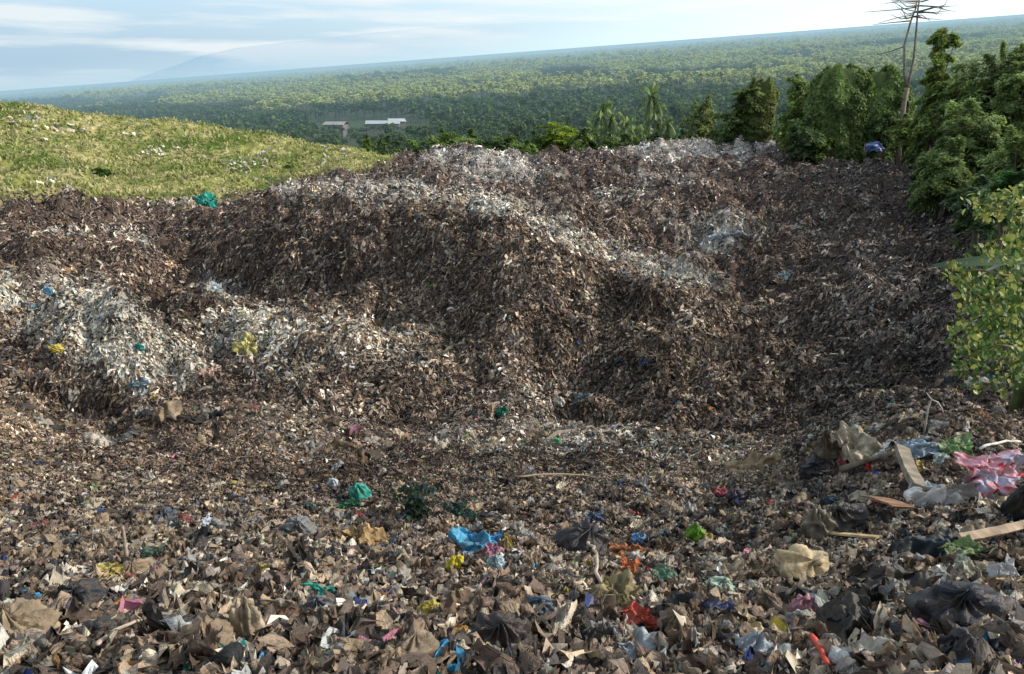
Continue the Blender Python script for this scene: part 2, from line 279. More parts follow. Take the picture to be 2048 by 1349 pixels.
# ------------------------------------------------------------------ the waste items one can tell apart: shape, photo place, size, colour, name
M_film = mat_attr('plastic_film', .42, .45, 9, .62, 1.15, .5, 60, transl=.15)
items = [
 ('sheet',412,398,50,34,(.01,.30,.24),'tarp_scrap','teal green tarp scrap at the foot of the grassy hill','tarp',1,M_film),
 ('sheet',95,584,36,16,(.12,.36,.58),'plastic_sheet','light blue plastic sheet on top of the white heap at left','plastic sheet',2,M_film),
 ('sheet',58,612,24,14,(.2,.38,.52),'plastic_sheet','pale blue plastic piece at the left edge of the white heap','plastic sheet',3,M_film),
 ('bag',120,697,22,22,(.6,.48,.08),'plastic_bag','small yellow bag in the left part of the white heap','bag',4,M_film),
 ('bag',280,695,18,18,(.01,.24,.22),'plastic_bag','small teal bag in the middle of the white heap','bag',5,M_film),
 ('sheet',490,685,46,38,(.58,.54,.2),'plastic_sheet','pale yellow plastic sheet on the second white heap','plastic sheet',6,M_film),
 ('sheet',412,745,30,22,(.62,.42,.33),'plastic_sheet','pinkish plastic scrap above the dark hollow between the heaps','plastic sheet',7,M_film),
 ('sheet',430,572,36,20,(.42,.5,.55),'plastic_sheet','grey blue film on the crest of the small brown heap','plastic sheet',8,M_film),
 ('sheet',280,770,44,22,(.36,.5,.56),'plastic_sheet','pale blue film at the foot of the white heap','plastic sheet',9,M_film),
 ('bag',1117,803,22,22,(.66,.63,.55),'plastic_bag','round white bag alone on the dark slope past the dip','bag',10,M_film),
 ('bag',1000,826,22,26,(.0,.17,.11),'plastic_bag','dark green bag left of the round white bag','bag',11,M_film),
 ('sheet',1165,795,32,20,(.04,.11,.15),'plastic_sheet','dark blue sheet just right of the round white bag','plastic sheet',12,M_film),
 ('bag',1112,887,18,16,(.08,.42,.2),'plastic_bag','small bright green bag on the pale band of litter','bag',13,M_film),
 ('bag',667,968,20,18,(.6,.68,.76),'plastic_bag','small bluish white bag beside the teal bag','bag',14,M_film),
 ('bag',722,988,34,38,(.05,.38,.31),'plastic_bag','teal plastic bag at the left end of the dark weeds','bag',15,M_film),
 ('sheet',700,1014,48,16,(.03,.22,.11),'plastic_sheet','dark green sheet below the teal plastic bag','plastic sheet',16,M_film),
 ('sheet',1572,551,26,14,(.45,.6,.66),'plastic_sheet','pale blue scrap alone on the brown slope at right','plastic sheet',17,M_film),
 ('sheet',1290,726,22,12,(.02,.05,.12),'plastic_sheet','navy blue scrap in the hollow of the central mound','plastic sheet',18,M_film),
 ('sheet',1445,470,60,16,(.5,.56,.6),'plastic_sheet','long bluish grey film lying across the far slope','plastic sheet',19,M_film),
 ('sheet',940,1085,92,54,(.08,.42,.68),'plastic_bag','bright sky blue plastic bag, the largest blue piece in the foreground','bag',20,M_film),
 ('sheet',985,1082,44,16,(.03,.28,.6),'plastic_bag','deep blue folded strip on the right side of the sky blue bag','bag',21,M_film),
 ('sheet',985,1106,44,26,(.42,.2,.3),'cloth_scrap','mauve pink cloth tucked under the sky blue bag','cloth',22,M_cloth),
 ('sheet',1017,1086,16,34,(.62,.46,.12),'plastic_wrapper','yellow wrapper standing at the right end of the sky blue bag','wrapper',23,M_film),
 ('bag',911,1137,34,36,(.66,.56,.03),'plastic_bag','bright yellow plastic bag below the sky blue bag','bag',24,M_film),
 ('bag',992,1133,32,30,(.4,.55,.62),'plastic_bag','pale blue and white bag right of the bright yellow bag','bag',25,M_film),
 ('sheet',215,1150,64,34,(.56,.47,.13),'plastic_sheet','long yellow plastic sheet at the left of the foreground','plastic sheet',26,M_film),
 ('sheet',310,1213,36,34,(.62,.56,.09),'plastic_sheet','folded bright yellow wrapper in the left foreground','plastic sheet',27,M_film),
 ('sheet',515,1145,62,16,(.5,.42,.08),'plastic_sheet','flat mustard yellow strip left of centre','plastic sheet',28,M_film),
 ('sheet',632,1188,76,26,(.02,.33,.27),'plastic_bag','turquoise green bag lying flat in the left centre foreground','bag',29,M_film),
 ('bag',865,1236,62,30,(.46,.36,.06),'plastic_bag','rolled golden yellow bag in the centre foreground','bag',30,M_film),
 ('sheet',903,1277,62,32,(.6,.36,.09),'plastic_wrapper','orange yellow torn wrapper below the rolled golden bag','wrapper',31,M_film),
 ('sheet',942,1272,28,18,(.16,.3,.14),'plastic_sheet','small green scrap beside the orange yellow wrapper','plastic sheet',32,M_film),
 ('sheet',1275,1240,78,44,(.55,.11,.08),'cloth_scrap','bright red crumpled cloth in the foreground','cloth',33,M_cloth),
 ('sheet',1265,1140,36,52,(.42,.13,.05),'cloth_scrap','rust orange cloth hanging above the red cloth','cloth',34,M_cloth),
 ('sheet',1250,1105,74,20,(.38,.16,.08),'cloth_scrap','brick brown cloth roll above the rust orange cloth','cloth',35,M_cloth),
 ('sheet',1325,1155,50,32,(.1,.24,.16),'plastic_bag','dull green bag right of the rust orange cloth','bag',36,M_film),
 ('bag',1390,1070,32,34,(.16,.36,.03),'plastic_bag','bright leaf green bag in the right centre','bag',37,M_film),
 ('bag',1413,1080,18,16,(.5,.4,.08),'plastic_cup','small mustard cup touching the leaf green bag','cup',38,M_film),
 ('bag',1435,1180,52,36,(.38,.52,.42),'plastic_bag','pale mint plastic bag in the right centre foreground','bag',39,M_film),
 ('sheet',1440,990,34,26,(.48,.06,.09),'plastic_wrapper','crimson wrapper on the crest of the near pile','wrapper',40,M_film),
 ('bag',1472,992,32,22,(.07,.06,.1),'plastic_bag','dark purple bag beside the crimson wrapper','bag',41,M_film),
 ('sheet',1190,1037,38,24,(.03,.08,.16),'plastic_sheet','dark blue crumpled film near the black bag heap','plastic sheet',42,M_film),
 ('bag',1165,1085,90,50,(.022,.022,.028),'garbage_bag','glossy black garbage bag right of the sky blue bag','bag',43,M_film),
 ('sheet',1280,1080,30,16,(.14,.32,.58),'plastic_sheet','small blue scrap above the brick brown cloth','plastic sheet',44,M_film),
 ('bag',1075,1222,58,38,(.08,.13,.2),'plastic_bag','steel blue plastic bag in the lower centre','bag',45,M_film),
 ('sheet',1115,1240,26,130,(.56,.48,.38),'cloth_scrap','long cream cloth strip hanging down in the lower centre','cloth',46,M_cloth),
 ('sheet',1285,1310,110,90,(.34,.38,.42),'plastic_sheet','large grey translucent film at the bottom right of centre','plastic sheet',47,M_film),
 ('bag',495,1255,60,110,(.44,.36,.26),'cloth_bundle','round beige bundle of pleated cloth at lower left','cloth',48,M_cloth),
 ('sheet',475,1310,46,60,(.42,.44,.38),'carton_scrap','grey white flattened carton below the beige cloth bundle','carton',49,M_cloth),
 ('bag',450,1275,50,50,(.03,.032,.04),'garbage_bag','small black bag left of the beige cloth bundle','bag',50,M_film),
 ('bag',50,1270,120,80,(.33,.26,.18),'cloth_bundle','brown grey rag heap at the bottom left corner','cloth',51,M_cloth),
 ('bag',160,1215,105,50,(.02,.02,.024),'garbage_bag','large matt black bag in the left foreground','bag',52,M_film),
 ('bag',200,1285,90,46,(.03,.028,.028),'garbage_bag','black torn bag at the bottom left','bag',53,M_film),
 ('sheet',8,1225,36,36,(.5,.52,.46),'plastic_sheet','pale grey sheet cut by the left edge','plastic sheet',54,M_film),
 ('sheet',280,1315,110,60,(.28,.21,.15),'cloth_scrap','dull brown rag at the bottom beside the pale stick','cloth',55,M_cloth),
 ('sheet',640,1335,80,26,(.06,.13,.25),'cloth_scrap','denim blue cloth at the bottom edge','cloth',56,M_cloth),
 ('sheet',800,1290,80,90,(.22,.16,.12),'cloth_scrap','brown pleated cloth in the lower centre left','cloth',57,M_cloth),
 ('bag',1000,1290,120,80,(.035,.028,.03),'garbage_bag','black brown sack at the lower centre','bag',58,M_film),
 ('sheet',1480,1255,72,42,(.55,.44,.28),'plastic_bag','cream folded bag in the lower right centre','bag',59,M_film),
 ('bag',1545,1215,56,56,(.33,.26,.2),'cloth_bundle','round striped brown bundle in the lower right','cloth',60,M_cloth),
 ('bag',1610,1222,52,36,(.5,.24,.3),'plastic_bag','pink plastic bag left of the long black heap','bag',61,M_film),
 ('bag',1600,1250,48,34,(.36,.36,.33),'plastic_bag','grey plastic bag under the pink bag','bag',62,M_film),
 ('sheet',1520,1310,110,66,(.30,.34,.38),'plastic_bag','grey blue printed plastic bag at the bottom right','bag',63,M_film),
 ('sheet',1530,1330,60,22,(.05,.17,.36),'plastic_wrapper','bright blue wrapper at the bottom right','wrapper',64,M_film),
 ('sheet',1745,1318,110,90,(.50,.46,.40),'cloth_scrap','light grey fluffy cloth at the bottom right','cloth',65,M_cloth),
 ('bag',1610,1142,110,42,(.55,.42,.24),'plastic_bag','pale orange plastic bag with dirty folds, right of centre','bag',66,M_film),
 ('sheet',1500,935,90,44,(.40,.30,.19),'cloth_bundle','tan rag bundle on the crest of the near pile','cloth',67,M_cloth),
 ('sheet',1715,880,60,90,(.42,.36,.26),'cloth_scrap','beige cloth hanging on the heap at right','cloth',68,M_cloth),
 ('bag',1665,900,60,60,(.16,.12,.09),'cloth_bundle','dark brown bundle at the left end of the heap at right','cloth',69,M_cloth),
 ('bag',1640,938,60,32,(.028,.034,.045),'garbage_bag','dark slate bag below the dark brown bundle','bag',70,M_film),
 ('sheet',1848,900,86,30,(.34,.45,.55),'plastic_sheet','pale blue plastic sheet on the heap at right','plastic sheet',71,M_film),
 ('sheet',1910,895,64,34,(.2,.33,.12),'plastic_sheet','green plastic sheet right of the pale blue sheet','plastic sheet',72,M_film),
 ('sheet',1880,920,36,20,(.48,.56,.52),'plastic_sheet','whitish film between the blue and green sheets','plastic sheet',73,M_film),
 ('sheet',1738,936,18,16,(.6,.03,.03),'plastic_wrapper','bright red wrapper on the heap at right','wrapper',74,M_film),
 ('sheet',1752,952,18,16,(.06,.12,.4),'plastic_wrapper','blue wrapper just below the bright red wrapper','wrapper',75,M_film),
 ('sheet',1688,922,16,26,(.36,.04,.05),'plastic_wrapper','dark red scrap left of the bright red wrapper','wrapper',76,M_film),
 ('sheet',1830,935,30,24,(.42,.3,.08),'plastic_wrapper','mustard wrapper beside the grey beam','wrapper',77,M_film),
 ('sheet',1895,990,150,50,(.74,.70,.66),'plastic_sheet','large white sheet spread below the pink floral bag','plastic sheet',78,M_film),
 ('sheet',1850,985,60,60,(.5,.6,.66),'plastic_sheet','pale bluish film between the grey beam and the white sheet','plastic sheet',79,M_film),
 ('sheet',2010,985,60,60,(.6,.52,.33),'cloth_scrap','cream yellow cloth behind the pink floral bag','cloth',80,M_cloth),
 ('bag',2030,1010,50,80,(.03,.035,.038),'garbage_bag','black bag cut by the right edge','bag',81,M_film),
 ('bag',1640,1055,60,60,(.25,.21,.16),'garbage_bag','grey brown bag standing left of the folded black cloth','bag',82,M_film),
 ('bag',1690,1045,90,50,(.025,.025,.027),'garbage_bag','folded black bag above the yellow lath','bag',83,M_film),
 ('sheet',1870,1095,150,60,(.03,.05,.06),'plastic_sheet','dark teal black sheet under the long plank at right','plastic sheet',84,M_film),
 ('sheet',1770,1170,150,80,(.035,.033,.03),'plastic_sheet','upper end of the long torn black sheet at right','plastic sheet',85,M_film),
 ('sheet',1710,1250,140,110,(.03,.028,.026),'plastic_sheet','lower end of the long torn black sheet at right','plastic sheet',86,M_film),
 ('sheet',1800,1195,80,50,(.18,.17,.15),'plastic_sheet','dull grey film lying over the torn black sheet','plastic sheet',87,M_film),
 ('bag',1920,1235,170,90,(.018,.02,.032),'garbage_bag','big navy black garbage bag in the right foreground','bag',88,M_film),
 ('sheet',1935,1310,150,80,(.02,.023,.034),'garbage_bag','glossy black bag at the bottom right corner','bag',89,M_film),
 ('sheet',1930,1110,110,34,(.16,.24,.09),'plastic_sheet','olive green sheet under the long plank','plastic sheet',90,M_film),
 ('sheet',1930,1140,40,66,(.46,.45,.35),'cloth_scrap','pale cloth flap above the big navy black bag','cloth',91,M_cloth),
 ('sheet',1985,1150,50,50,(.5,.43,.32),'cloth_scrap','beige cloth right of the pale cloth flap','cloth',92,M_cloth),
 ('sheet',2020,1160,60,70,(.40,.40,.40),'plastic_sheet','light grey film at the right edge of the foreground','plastic sheet',93,M_film),
 ('bag',1890,1160,42,22,(.16,.36,.27),'plastic_bag','small mint green bag left of the pale cloth flap','bag',94,M_film),
 ('sheet',2035,1335,30,22,(.05,.05,.26),'plastic_wrapper','violet blue wrapper in the bottom right corner','wrapper',95,M_film),
 ('sheet',1595,1288,40,16,(.02,.2,.1),'plastic_sheet','dark green strip below the grey and pink bags','plastic sheet',96,M_film),
 ('sheet',1230,1190,120,70,(.26,.22,.12),'net_sack','olive mesh sack draped above the red cloth','sack',97,M_cloth),
 ('sheet',765,1143,46,22,(.2,.21,.08),'plastic_sheet','olive green crumpled wrap left of the bright yellow bag','plastic sheet',98,M_film),
 ('sheet',1475,1150,60,40,(.45,.36,.26),'cloth_scrap','tan cloth fold above the mint bag','cloth',99,M_cloth),
 ('sheet',730,1075,90,50,(.4,.28,.14),'cloth_scrap','orange tan rags on the rise left of the sky blue bag','cloth',100,M_cloth),
 ('bag',600,1060,60,30,(.2,.2,.2),'plastic_bag','dull grey bag behind the orange tan rags','bag',101,M_film),
 ('sheet',330,1030,30,44,(.05,.07,.10),'plastic_sheet','dark blue upright film behind the left foreground','plastic sheet',102,M_film),
 ('sheet',405,1050,18,52,(.5,.56,.62),'plastic_sheet','narrow bluish white strip standing in the left litter','plastic sheet',103,M_film),
 ('sheet',300,1110,50,34,(.05,.1,.07),'plastic_sheet','dark green pointed film beside the thin upright stick','plastic sheet',104,M_film),
 ('sheet',15,1047,32,20,(.05,.16,.09),'plastic_sheet','green scrap at the left edge','plastic sheet',105,M_film),
 ('sheet',1115,895,120,14,(.24,.22,.19),'cloth_scrap','grey fabric strip on the pale band of litter','cloth',106,M_cloth),
 ('bag',640,1225,60,46,(.14,.15,.17),'garbage_bag','dark grey shiny bag below the turquoise green bag','bag',107,M_film),
 ('sheet',560,1240,70,60,(.13,.075,.05),'cloth_scrap','dark red brown cloth right of the beige bundle','cloth',108,M_cloth),
]

# ------------------------------------------------------------------ crumpled pieces (vectorised)
def unit(v): return v / np.maximum(np.linalg.norm(v, axis=-1, keepdims=True), 1e-9)
def pieces(pos, nor, L, W, col, m=5, n=3, crum=.25, curl=.8, rg=rng, tilt=.5, down=None, jit=.25, lift=.3):
    N = len(L); P, Q = np.meshgrid(np.linspace(-1, 1, m), np.linspace(-1, 1, n), indexing='ij'); P = P.ravel()[None]; Q = Q.ravel()[None]
    r = lambda a, b: rg.uniform(a, b, (N, 1))
    L = L[:, None] * .5; W = W[:, None] * .5
    x = P * (1 + .12 * np.sin(Q * r(1, 4) + r(0, 6))); y = Q * (1 + .35 * np.sin(P * r(1.5, 4.5) + r(0, 6))) * (1 - r(0, .55) * P ** 2)
    y = y + .35 * np.sin(P * r(.8, 2.2) + r(0, 6))
    z = 0; dx = 0; dy = 0
    for k in range(3):
        a = r(0, 6.28); f = r(1.2, 2.2) * (1.7 ** k); ph = r(0, 6.28)
        s = np.abs(np.sin((P * np.cos(a) + Q * np.sin(a)) * f + ph)); am = crum / (1.45 ** k)
        z = z + am * (s - .5); dx = dx + am * .5 * np.sin((P * np.sin(a) - Q * np.cos(a)) * f * 1.3 + ph); dy = dy + am * .5 * np.cos((P + Q) * f * .9 + ph * 2)
    sz = np.sqrt(L * W) * 1.3
    x = x + rg.normal(0, .5 / m, (N, m * n)); y = y + rg.normal(0, .5 / n, (N, m * n)); z = z + rg.normal(0, crum * .22, (N, m * n))
    X = x * L + dx * sz; Y = y * W + dy * sz; Z = z * sz * 1.4 - curl * r(-.4, 1) * (P ** 2) * L * .6 + curl * r(-.6, .8) * Q * Q * W
    nn = unit(nor + rg.normal(0, tilt, (N, 3)))
    t = rg.normal(0, 1, (N, 3))
    if down is not None: t = t * .8 + down * 1.6
    t = unit(t - (t * nn).sum(-1, keepdims=True) * nn); b = np.cross(nn, t)
    V = pos[:, None, :] + X[..., None] * t[:, None, :] + Y[..., None] * b[:, None, :] + (Z + sz * lift)[..., None] * nn[:, None, :]
    F = (grid_faces(m, n)[None] + (np.arange(N) * m * n)[:, None, None]).reshape(-1, 4)
    cc = col[:, None, :] * rg.uniform(1 - jit, 1 + jit, (N, m * n, 1)) * (.8 + .4 * np.clip(z + .5, 0, 1))[..., None]
    PV = np.stack([P * L * 1 + r(0, 90), Q * W + r(0, 90), 0 * P + 0 * L], -1)
    global last_puv; last_puv = PV.reshape(-1, 3)
    return V.reshape(-1, 3), F, cc.reshape(-1, 3)
BR = np.array([[.15,.105,.076],[.10,.072,.056],[.19,.135,.098],[.065,.051,.044],[.25,.19,.14],[.045,.039,.037],[.165,.125,.10],[.34,.275,.215],[.20,.175,.155]])
BR = BR * 1.15
LT = .9 * np.array([[.74,.69,.59],[.60,.56,.48],[.66,.58,.45],[.54,.56,.55],[.82,.78,.70],[.42,.36,.28],[.50,.51,.45],[.66,.57,.43]])
TN = np.array([[.40,.30,.20],[.31,.225,.15],[.50,.39,.27],[.21,.152,.108],[.56,.48,.37],[.13,.095,.075],[.10,.078,.062]])
VIV = np.array([[.06,.28,.5],[.02,.28,.24],[.55,.45,.06],[.45,.08,.07],[.5,.2,.28],[.12,.35,.08],[.05,.09,.3],[.6,.3,.08]])
def pick(pal, N, p=None): return pal[rng.choice(len(pal), N, p=p)] * rng.uniform(.7, 1.25, (N, 1))
def litter(N, y0, y1, name, label, sizes, asp, m, n, mat, dens=None, crum=.3, viv=.02, whiteadd=0, tilt=.5, curl=.8, only=None, keep=None):
    a = rng.uniform(-.82, .86, N); y = np.exp(rng.uniform(math.log(y0), math.log(y1), N)); x = a * y
    z = hgt(x, y); u, v, W, T, D, G = masks(x, y, z)
    ok = (rng.random(N) > G * .985) & (rng.random(N) > D * .45)
    nr = nrm(x, y)
    if only == 'white': ok &= rng.random(N) < W
    if y1 < 20:
        for it in BIG: ok &= ((u - it[0]) / it[2]) ** 2 + ((v - it[1]) / it[3]) ** 2 > 1
    cl = fbm(x / 1.3, y / 1.5, 3, 811); cl2 = fbm(x / 4.5, y / 4, 3, 812); tone = (.25 + 1.6 * cl) * (.45 + 1.15 * cl2); ok &= rng.random(N) < (.55 + 1.1 * cl) * (1 if y1 < 22 else np.clip(.42 / nr[:, 2] ** 2.2, .3, 1))
    tone = tone[ok]; x, y, z, u, v, W, T, D, nr = x[ok], y[ok], z[ok], u[ok], v[ok], W[ok], T[ok], D[ok], nr[ok]; N = len(x)
    col = pick(BR, N); q = rng.random(N)
    nearp = np.interp(y, [2, 8, 14, 25, 60], [.34, .27, .15, .13, .12])
    s = q < T * .75 + nearp; col[s] = pick(TN, s.sum())
    s = rng.random(N) < W * .9 + np.interp(y, [2.5, 9, 30, 100], [.10, .025, .016, .014]) + whiteadd; col[s] = pick(LT, s.sum()); 
    s = rng.random(N) < viv; col[s] = pick(VIV, s.sum()) * .8
    col *= ((1 - .6 * D) * tone ** np.interp(y, [3, 14], [.4, 1.0]))[:, None]  # painted shade of the DARK patches also dims the litter
    shade = sstep(1500, 1750, u) * sstep(14, 24, y); g = col.mean(-1, keepdims=True)
    col = col + (g * np.array([.95, 1, 1.05]) * .8 - col) * (shade * .3)[:, None]  # valley's tree shade painted in: litter greyer and dimmer
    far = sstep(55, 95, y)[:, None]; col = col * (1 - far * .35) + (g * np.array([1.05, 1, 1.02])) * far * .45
    L = rng.uniform(*sizes, N) * np.interp(y, [2, 10, 24, 40, 100], [.45, .45, .8, 1, 1.3]); L = L * (np.interp(y, [2, 6, 12], [2.4, 1.9, 1.3]) if y1 < 18 else np.interp(y, [2, 4, 8, 14, 20], [.9, 1.2, 1.5, 1.3, 1.]) if y1 < 21 else 1); Wd = L * rng.uniform(*asp, N)
    dn = np.stack([-nr[:, 0] * 0 + nr[:, 0], nr[:, 1], -np.hypot(nr[:, 0], nr[:, 1]) * 1.2], -1)
    V, F, cc = pieces(np.stack([x, y, z], -1), nr, L, Wd, col, m, n, crum=crum, tilt=tilt, down=dn, curl=curl)
    obj(name, mesh(name, V, F, mat, cc, puv=last_puv), label=label, cat='litter', kind='stuff')
BIG = [(it[1], it[2] + it[4] * .15, it[3] * .5 + 3, it[4] * .5 + 5) for it in items if it[2] > 780] + [(1970, 960, 70, 50), (1680, 1082, 80, 10), (1990, 1096, 80, 14), (1820, 968, 20, 46)]
litter(3500, 3.0, 16, 'foreground_litter', 'brown and tan crumpled plastic scraps and rags covering the near slope', (.05, .15), (.3, .8), 11, 8, M_litter, crum=.5, viv=.03, tilt=.35, curl=.4)
litter(26000, 1.5, 17, 'torn_strips', 'long torn strips of plastic and cloth over the near slope', (.07, .26), (.07, .2), 12, 4, M_litter, crum=.6, viv=.02, tilt=.3, curl=.5)
litter(100000, 1.4, 20, 'small_foreground_litter', 'small strips and shreds of waste filling gaps in the near slope', (.02, .08), (.12, .5), 6, 3, M_litter, crum=.5, viv=.055, tilt=.6)
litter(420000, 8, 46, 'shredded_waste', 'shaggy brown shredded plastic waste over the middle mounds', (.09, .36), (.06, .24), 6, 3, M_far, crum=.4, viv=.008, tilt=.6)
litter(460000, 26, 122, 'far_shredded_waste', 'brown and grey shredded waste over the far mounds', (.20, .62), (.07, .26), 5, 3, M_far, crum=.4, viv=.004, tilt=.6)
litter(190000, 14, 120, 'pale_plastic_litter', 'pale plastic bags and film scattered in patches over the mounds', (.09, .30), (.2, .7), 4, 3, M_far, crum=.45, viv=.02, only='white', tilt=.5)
# soft crumpled bags and rags: many folds, half sunk in the litter
def soft_proto(seed, m=20, n=16):
    rg = np.random.default_rng(seed); P, Q = np.meshgrid(np.linspace(-1, 1, m), np.linspace(-1, 1, n), indexing='ij')
    ang = np.arctan2(Q, P); out = 1 + .22 * np.sin(ang * 2 + rg.uniform(0, 6)) + .12 * np.sin(ang * 5 + rg.uniform(0, 6)) + .09 * np.sin(ang * 9 + rg.uniform(0, 6))
    sq = np.maximum(abs(P), abs(Q)) / np.maximum(np.hypot(P, Q), 1e-6); x = P * out * (.4 + .6 * sq); y = Q * out * (.4 + .6 * sq) * rg.uniform(.45, .9)
    main = rg.uniform(-.5, .5); z = .35 * (1 - (P ** 2 + Q ** 2) * .6); x0 = x.copy()
    for i in range(7):
        a = main + rg.normal(0, .35) + (1.57 if i % 4 == 3 else 0); f = rg.uniform(2.2, 3.4) * 1.32 ** i; ph = rg.uniform(0, 6.28); am = .22 / 1.2 ** i
        w = (-P * math.sin(a) + Q * math.cos(a)) * f + ph + 1.3 * np.sin((P * math.cos(a) + Q * math.sin(a)) * rg.uniform(1, 2.4) + ph * 3)
        z = z + am * (.7 - np.abs(np.sin(w)) * 1.3); y = y - am * .5 * np.cos(w); x = x + am * .25 * np.cos(w * .7)
    b = rg.uniform(-.6, .6); z = z + b * .3 * np.abs(P) ** 2 - .35 * np.maximum(abs(P), abs(Q)) ** 3
    g = np.clip(.75 + .5 * z, .45, 1.3); pv = np.stack([P * .16 + rg.uniform(0, 50), Q * .15 + rg.uniform(0, 50), 0 * P], -1)
    return np.stack([x, y, z], -1).reshape(-1, 3), g.reshape(-1), pv.reshape(-1, 3), m, n
def soft_litter(N, y0, y1, name, label, sizes, mat, pal, seed0, viv=.03, res=(20, 15)):
    a = rng.uniform(-.8, .84, N); y = np.exp(rng.uniform(math.log(y0), math.log(y1), N)); x = a * y; u, v = proj(x, y, hgt(x, y)); ok = np.ones(N, bool)
    for it in BIG: ok &= ((u - it[0]) / it[2]) ** 2 + ((v - it[1]) / it[3]) ** 2 > 1
    x, y = x[ok], y[ok]; N = len(x); z = hgt(x, y); nr = unit(nrm(x, y) + rng.normal(0, .2, (N, 3)) + np.array([0, -.25, 0])); t = rng.normal(0, 1, (N, 3)); t = unit(t - (t * nr).sum(-1, keepdims=True) * nr); b = np.cross(nr, t)
    S = rng.uniform(*sizes, N) * .5 * np.interp(y, [2, 6, 14], [1., .9, .7]); col = pick(pal, N); q = rng.random(N) < viv; col[q] = pick(VIV, q.sum()) * .65 + .04
    which = rng.integers(0, 16, N); Vs, Fs, Cs, Ps_, off = [], [], [], [], 0
    for k in range(16):
        V, g, pv, m, n = soft_proto(seed0 + k, *res); w = which == k; n_ = int(w.sum())
        if not n_: continue
        V = V[None] * S[w][:, None, None] * rng.uniform(.75, 1.25, (n_, 1, 3))
        Wd = V[..., :1] * t[w][:, None] + V[..., 1:2] * b[w][:, None] + V[..., 2:] * nr[w][:, None] + np.stack([x[w], y[w], z[w] + S[w] * .12], -1)[:, None]
        Vs.append(Wd.reshape(-1, 3)); Fs.append((grid_faces(m, n)[None] + (np.arange(n_) * m * n)[:, None, None]).reshape(-1, 4) + off); off += n_ * m * n
        Cs.append((col[w][:, None] * g[None, :, None]).reshape(-1, 3)); Ps_.append((pv[None] * (S[w][:, None, None] * 9) + rng.uniform(0, 60, (n_, 1, 3))).reshape(-1, 3))
    obj(name, mesh(name, np.vstack(Vs), np.vstack(Fs), mat, np.vstack(Cs), puv=np.vstack(Ps_)), label=label, cat='litter', kind='stuff')
SOFT = np.array([[.22,.155,.10],[.14,.10,.072],[.38,.285,.19],[.06,.05,.045],[.50,.41,.30],[.03,.03,.032],[.29,.215,.15],[.58,.52,.43],[.28,.26,.23],[.10,.076,.06],[.44,.34,.23]])
soft_litter(5200, 1.5, 11, 'crumpled_rags', 'soft crumpled brown and black bags and rags half buried in the near slope', (.07, .26), M_litter, SOFT * 1.22, 700, .045, (28, 22))
soft_litter(9000, 4, 22, 'small_crumpled_rags', 'small crumpled bags lying over the top of the near slope', (.10, .24), M_litter, SOFT, 740)

M_sack = mat_attr('sack_plastic', .6, .3, 3, .5, 1.3, .5, 20, transl=.1, pleat=4., pd=.08)
soft_litter(2600, 15, 62, 'scattered_sacks', 'half buried sacks, sheets and rags scattered over the middle mounds', (.35, .95), M_sack, SOFT * 1.0, 780, .015)

# ------------------------------------------------------------------ grass hill
def blades(N, name, label, region, hs, cols, wid=.16):
    a = rng.uniform(-.82, 1.0, N); y = np.exp(rng.uniform(math.log(20), math.log(135), N)); x = a * y
    z = hgt(x, y); u, v, W, T, D, G = masks(x, y, z); ok = region(x, y, u, v, G)
    pt = fbm(x / 3.0, y / 3.5, 3, 8); ok &= ~((pt < .36) & (rng.random(N) < .6))
    x, y, z, pt = x[ok], y[ok], z[ok], pt[ok]; N = len(x)
    lump = fbm(x / 1.4, y / 1.4, 2, 77); h = rng.uniform(*hs, N) * (.4 + 1.3 * lump)
    d = rng.uniform(0, 6.28, N); lx, ly = np.cos(d), np.sin(d); w = wid * rng.uniform(.6, 1.4, N)
    le = rng.normal(0, .35, (N, 2)) * h[:, None]
    b0 = np.stack([x - lx * w, y - ly * w, z - .1], -1); b1 = np.stack([x + lx * w, y + ly * w, z - .1], -1)
    t0 = np.stack([x + le[:, 0] + lx * w * .6, y + le[:, 1] + ly * w * .6, z + h * .8], -1); t1 = np.stack([x + le[:, 0] * 1.5, y + le[:, 1] * 1.5, z + h], -1)
    V = np.stack([b0, b1, t0, t1], 1).reshape(-1, 3); F = np.arange(N * 4).reshape(-1, 4)
    f = sstep(.42, .66, fbm(x / 2.2, y / 1.6, 3, 60) * .6 + .4 * rng.random(N))[:, None]
    cc = (np.array(cols[0]) * (1 - f) + np.array(cols[1]) * f) * rng.uniform(.7, 1.3, (N, 1))
    g2 = sstep(.56, .68, fbm(x / 2.6 + 40, y / 2.6, 2, 9))[:, None]; cc = cc * (1 - g2 * .6) + np.array([.16, .24, .05]) * g2 * .6
    cc = np.repeat(cc, 4, 0); cc[0::4] *= .55; cc[1::4] *= .55
    obj(name, mesh(name, V, F, M_grass, cc, False), label=label, cat='grass', kind='stuff')
blades(260000, 'hill_grass', 'yellow green grass growing over the rounded hill at left', lambda x, y, u, v, G: (G > .4) & (u < 820) & (y > 60), (.12, .36), ([.33, .35, .13], [.53, .49, .26]))
blades(60000, 'bank_weeds', 'green weeds and creepers under the trees at right', lambda x, y, u, v, G: (G > rng.random(len(G))) & (u > 1500), (.3, .9), ([.06, .11, .03], [.12, .16, .05]))
litter_grass = rng.random
N = 1800; a = rng.uniform(-.7, -.1, N); y = rng.uniform(64, 102, N); x = a * y; z = hgt(x, y); u, v, W, T, D, G = masks(x, y, z)
ok = (G > .5) & (fbm(x / 3.5 + 9, y / 3.5, 3, 123) > .6) & (y < 96); x, y, z = x[ok], y[ok], z[ok]
Vv, Ff, cc = pieces(np.stack([x, y, z + .25], -1), nrm(x, y), rng.uniform(.25, .8, len(x)), rng.uniform(.15, .4, len(x)), pick(LT, len(x)), 4, 3)
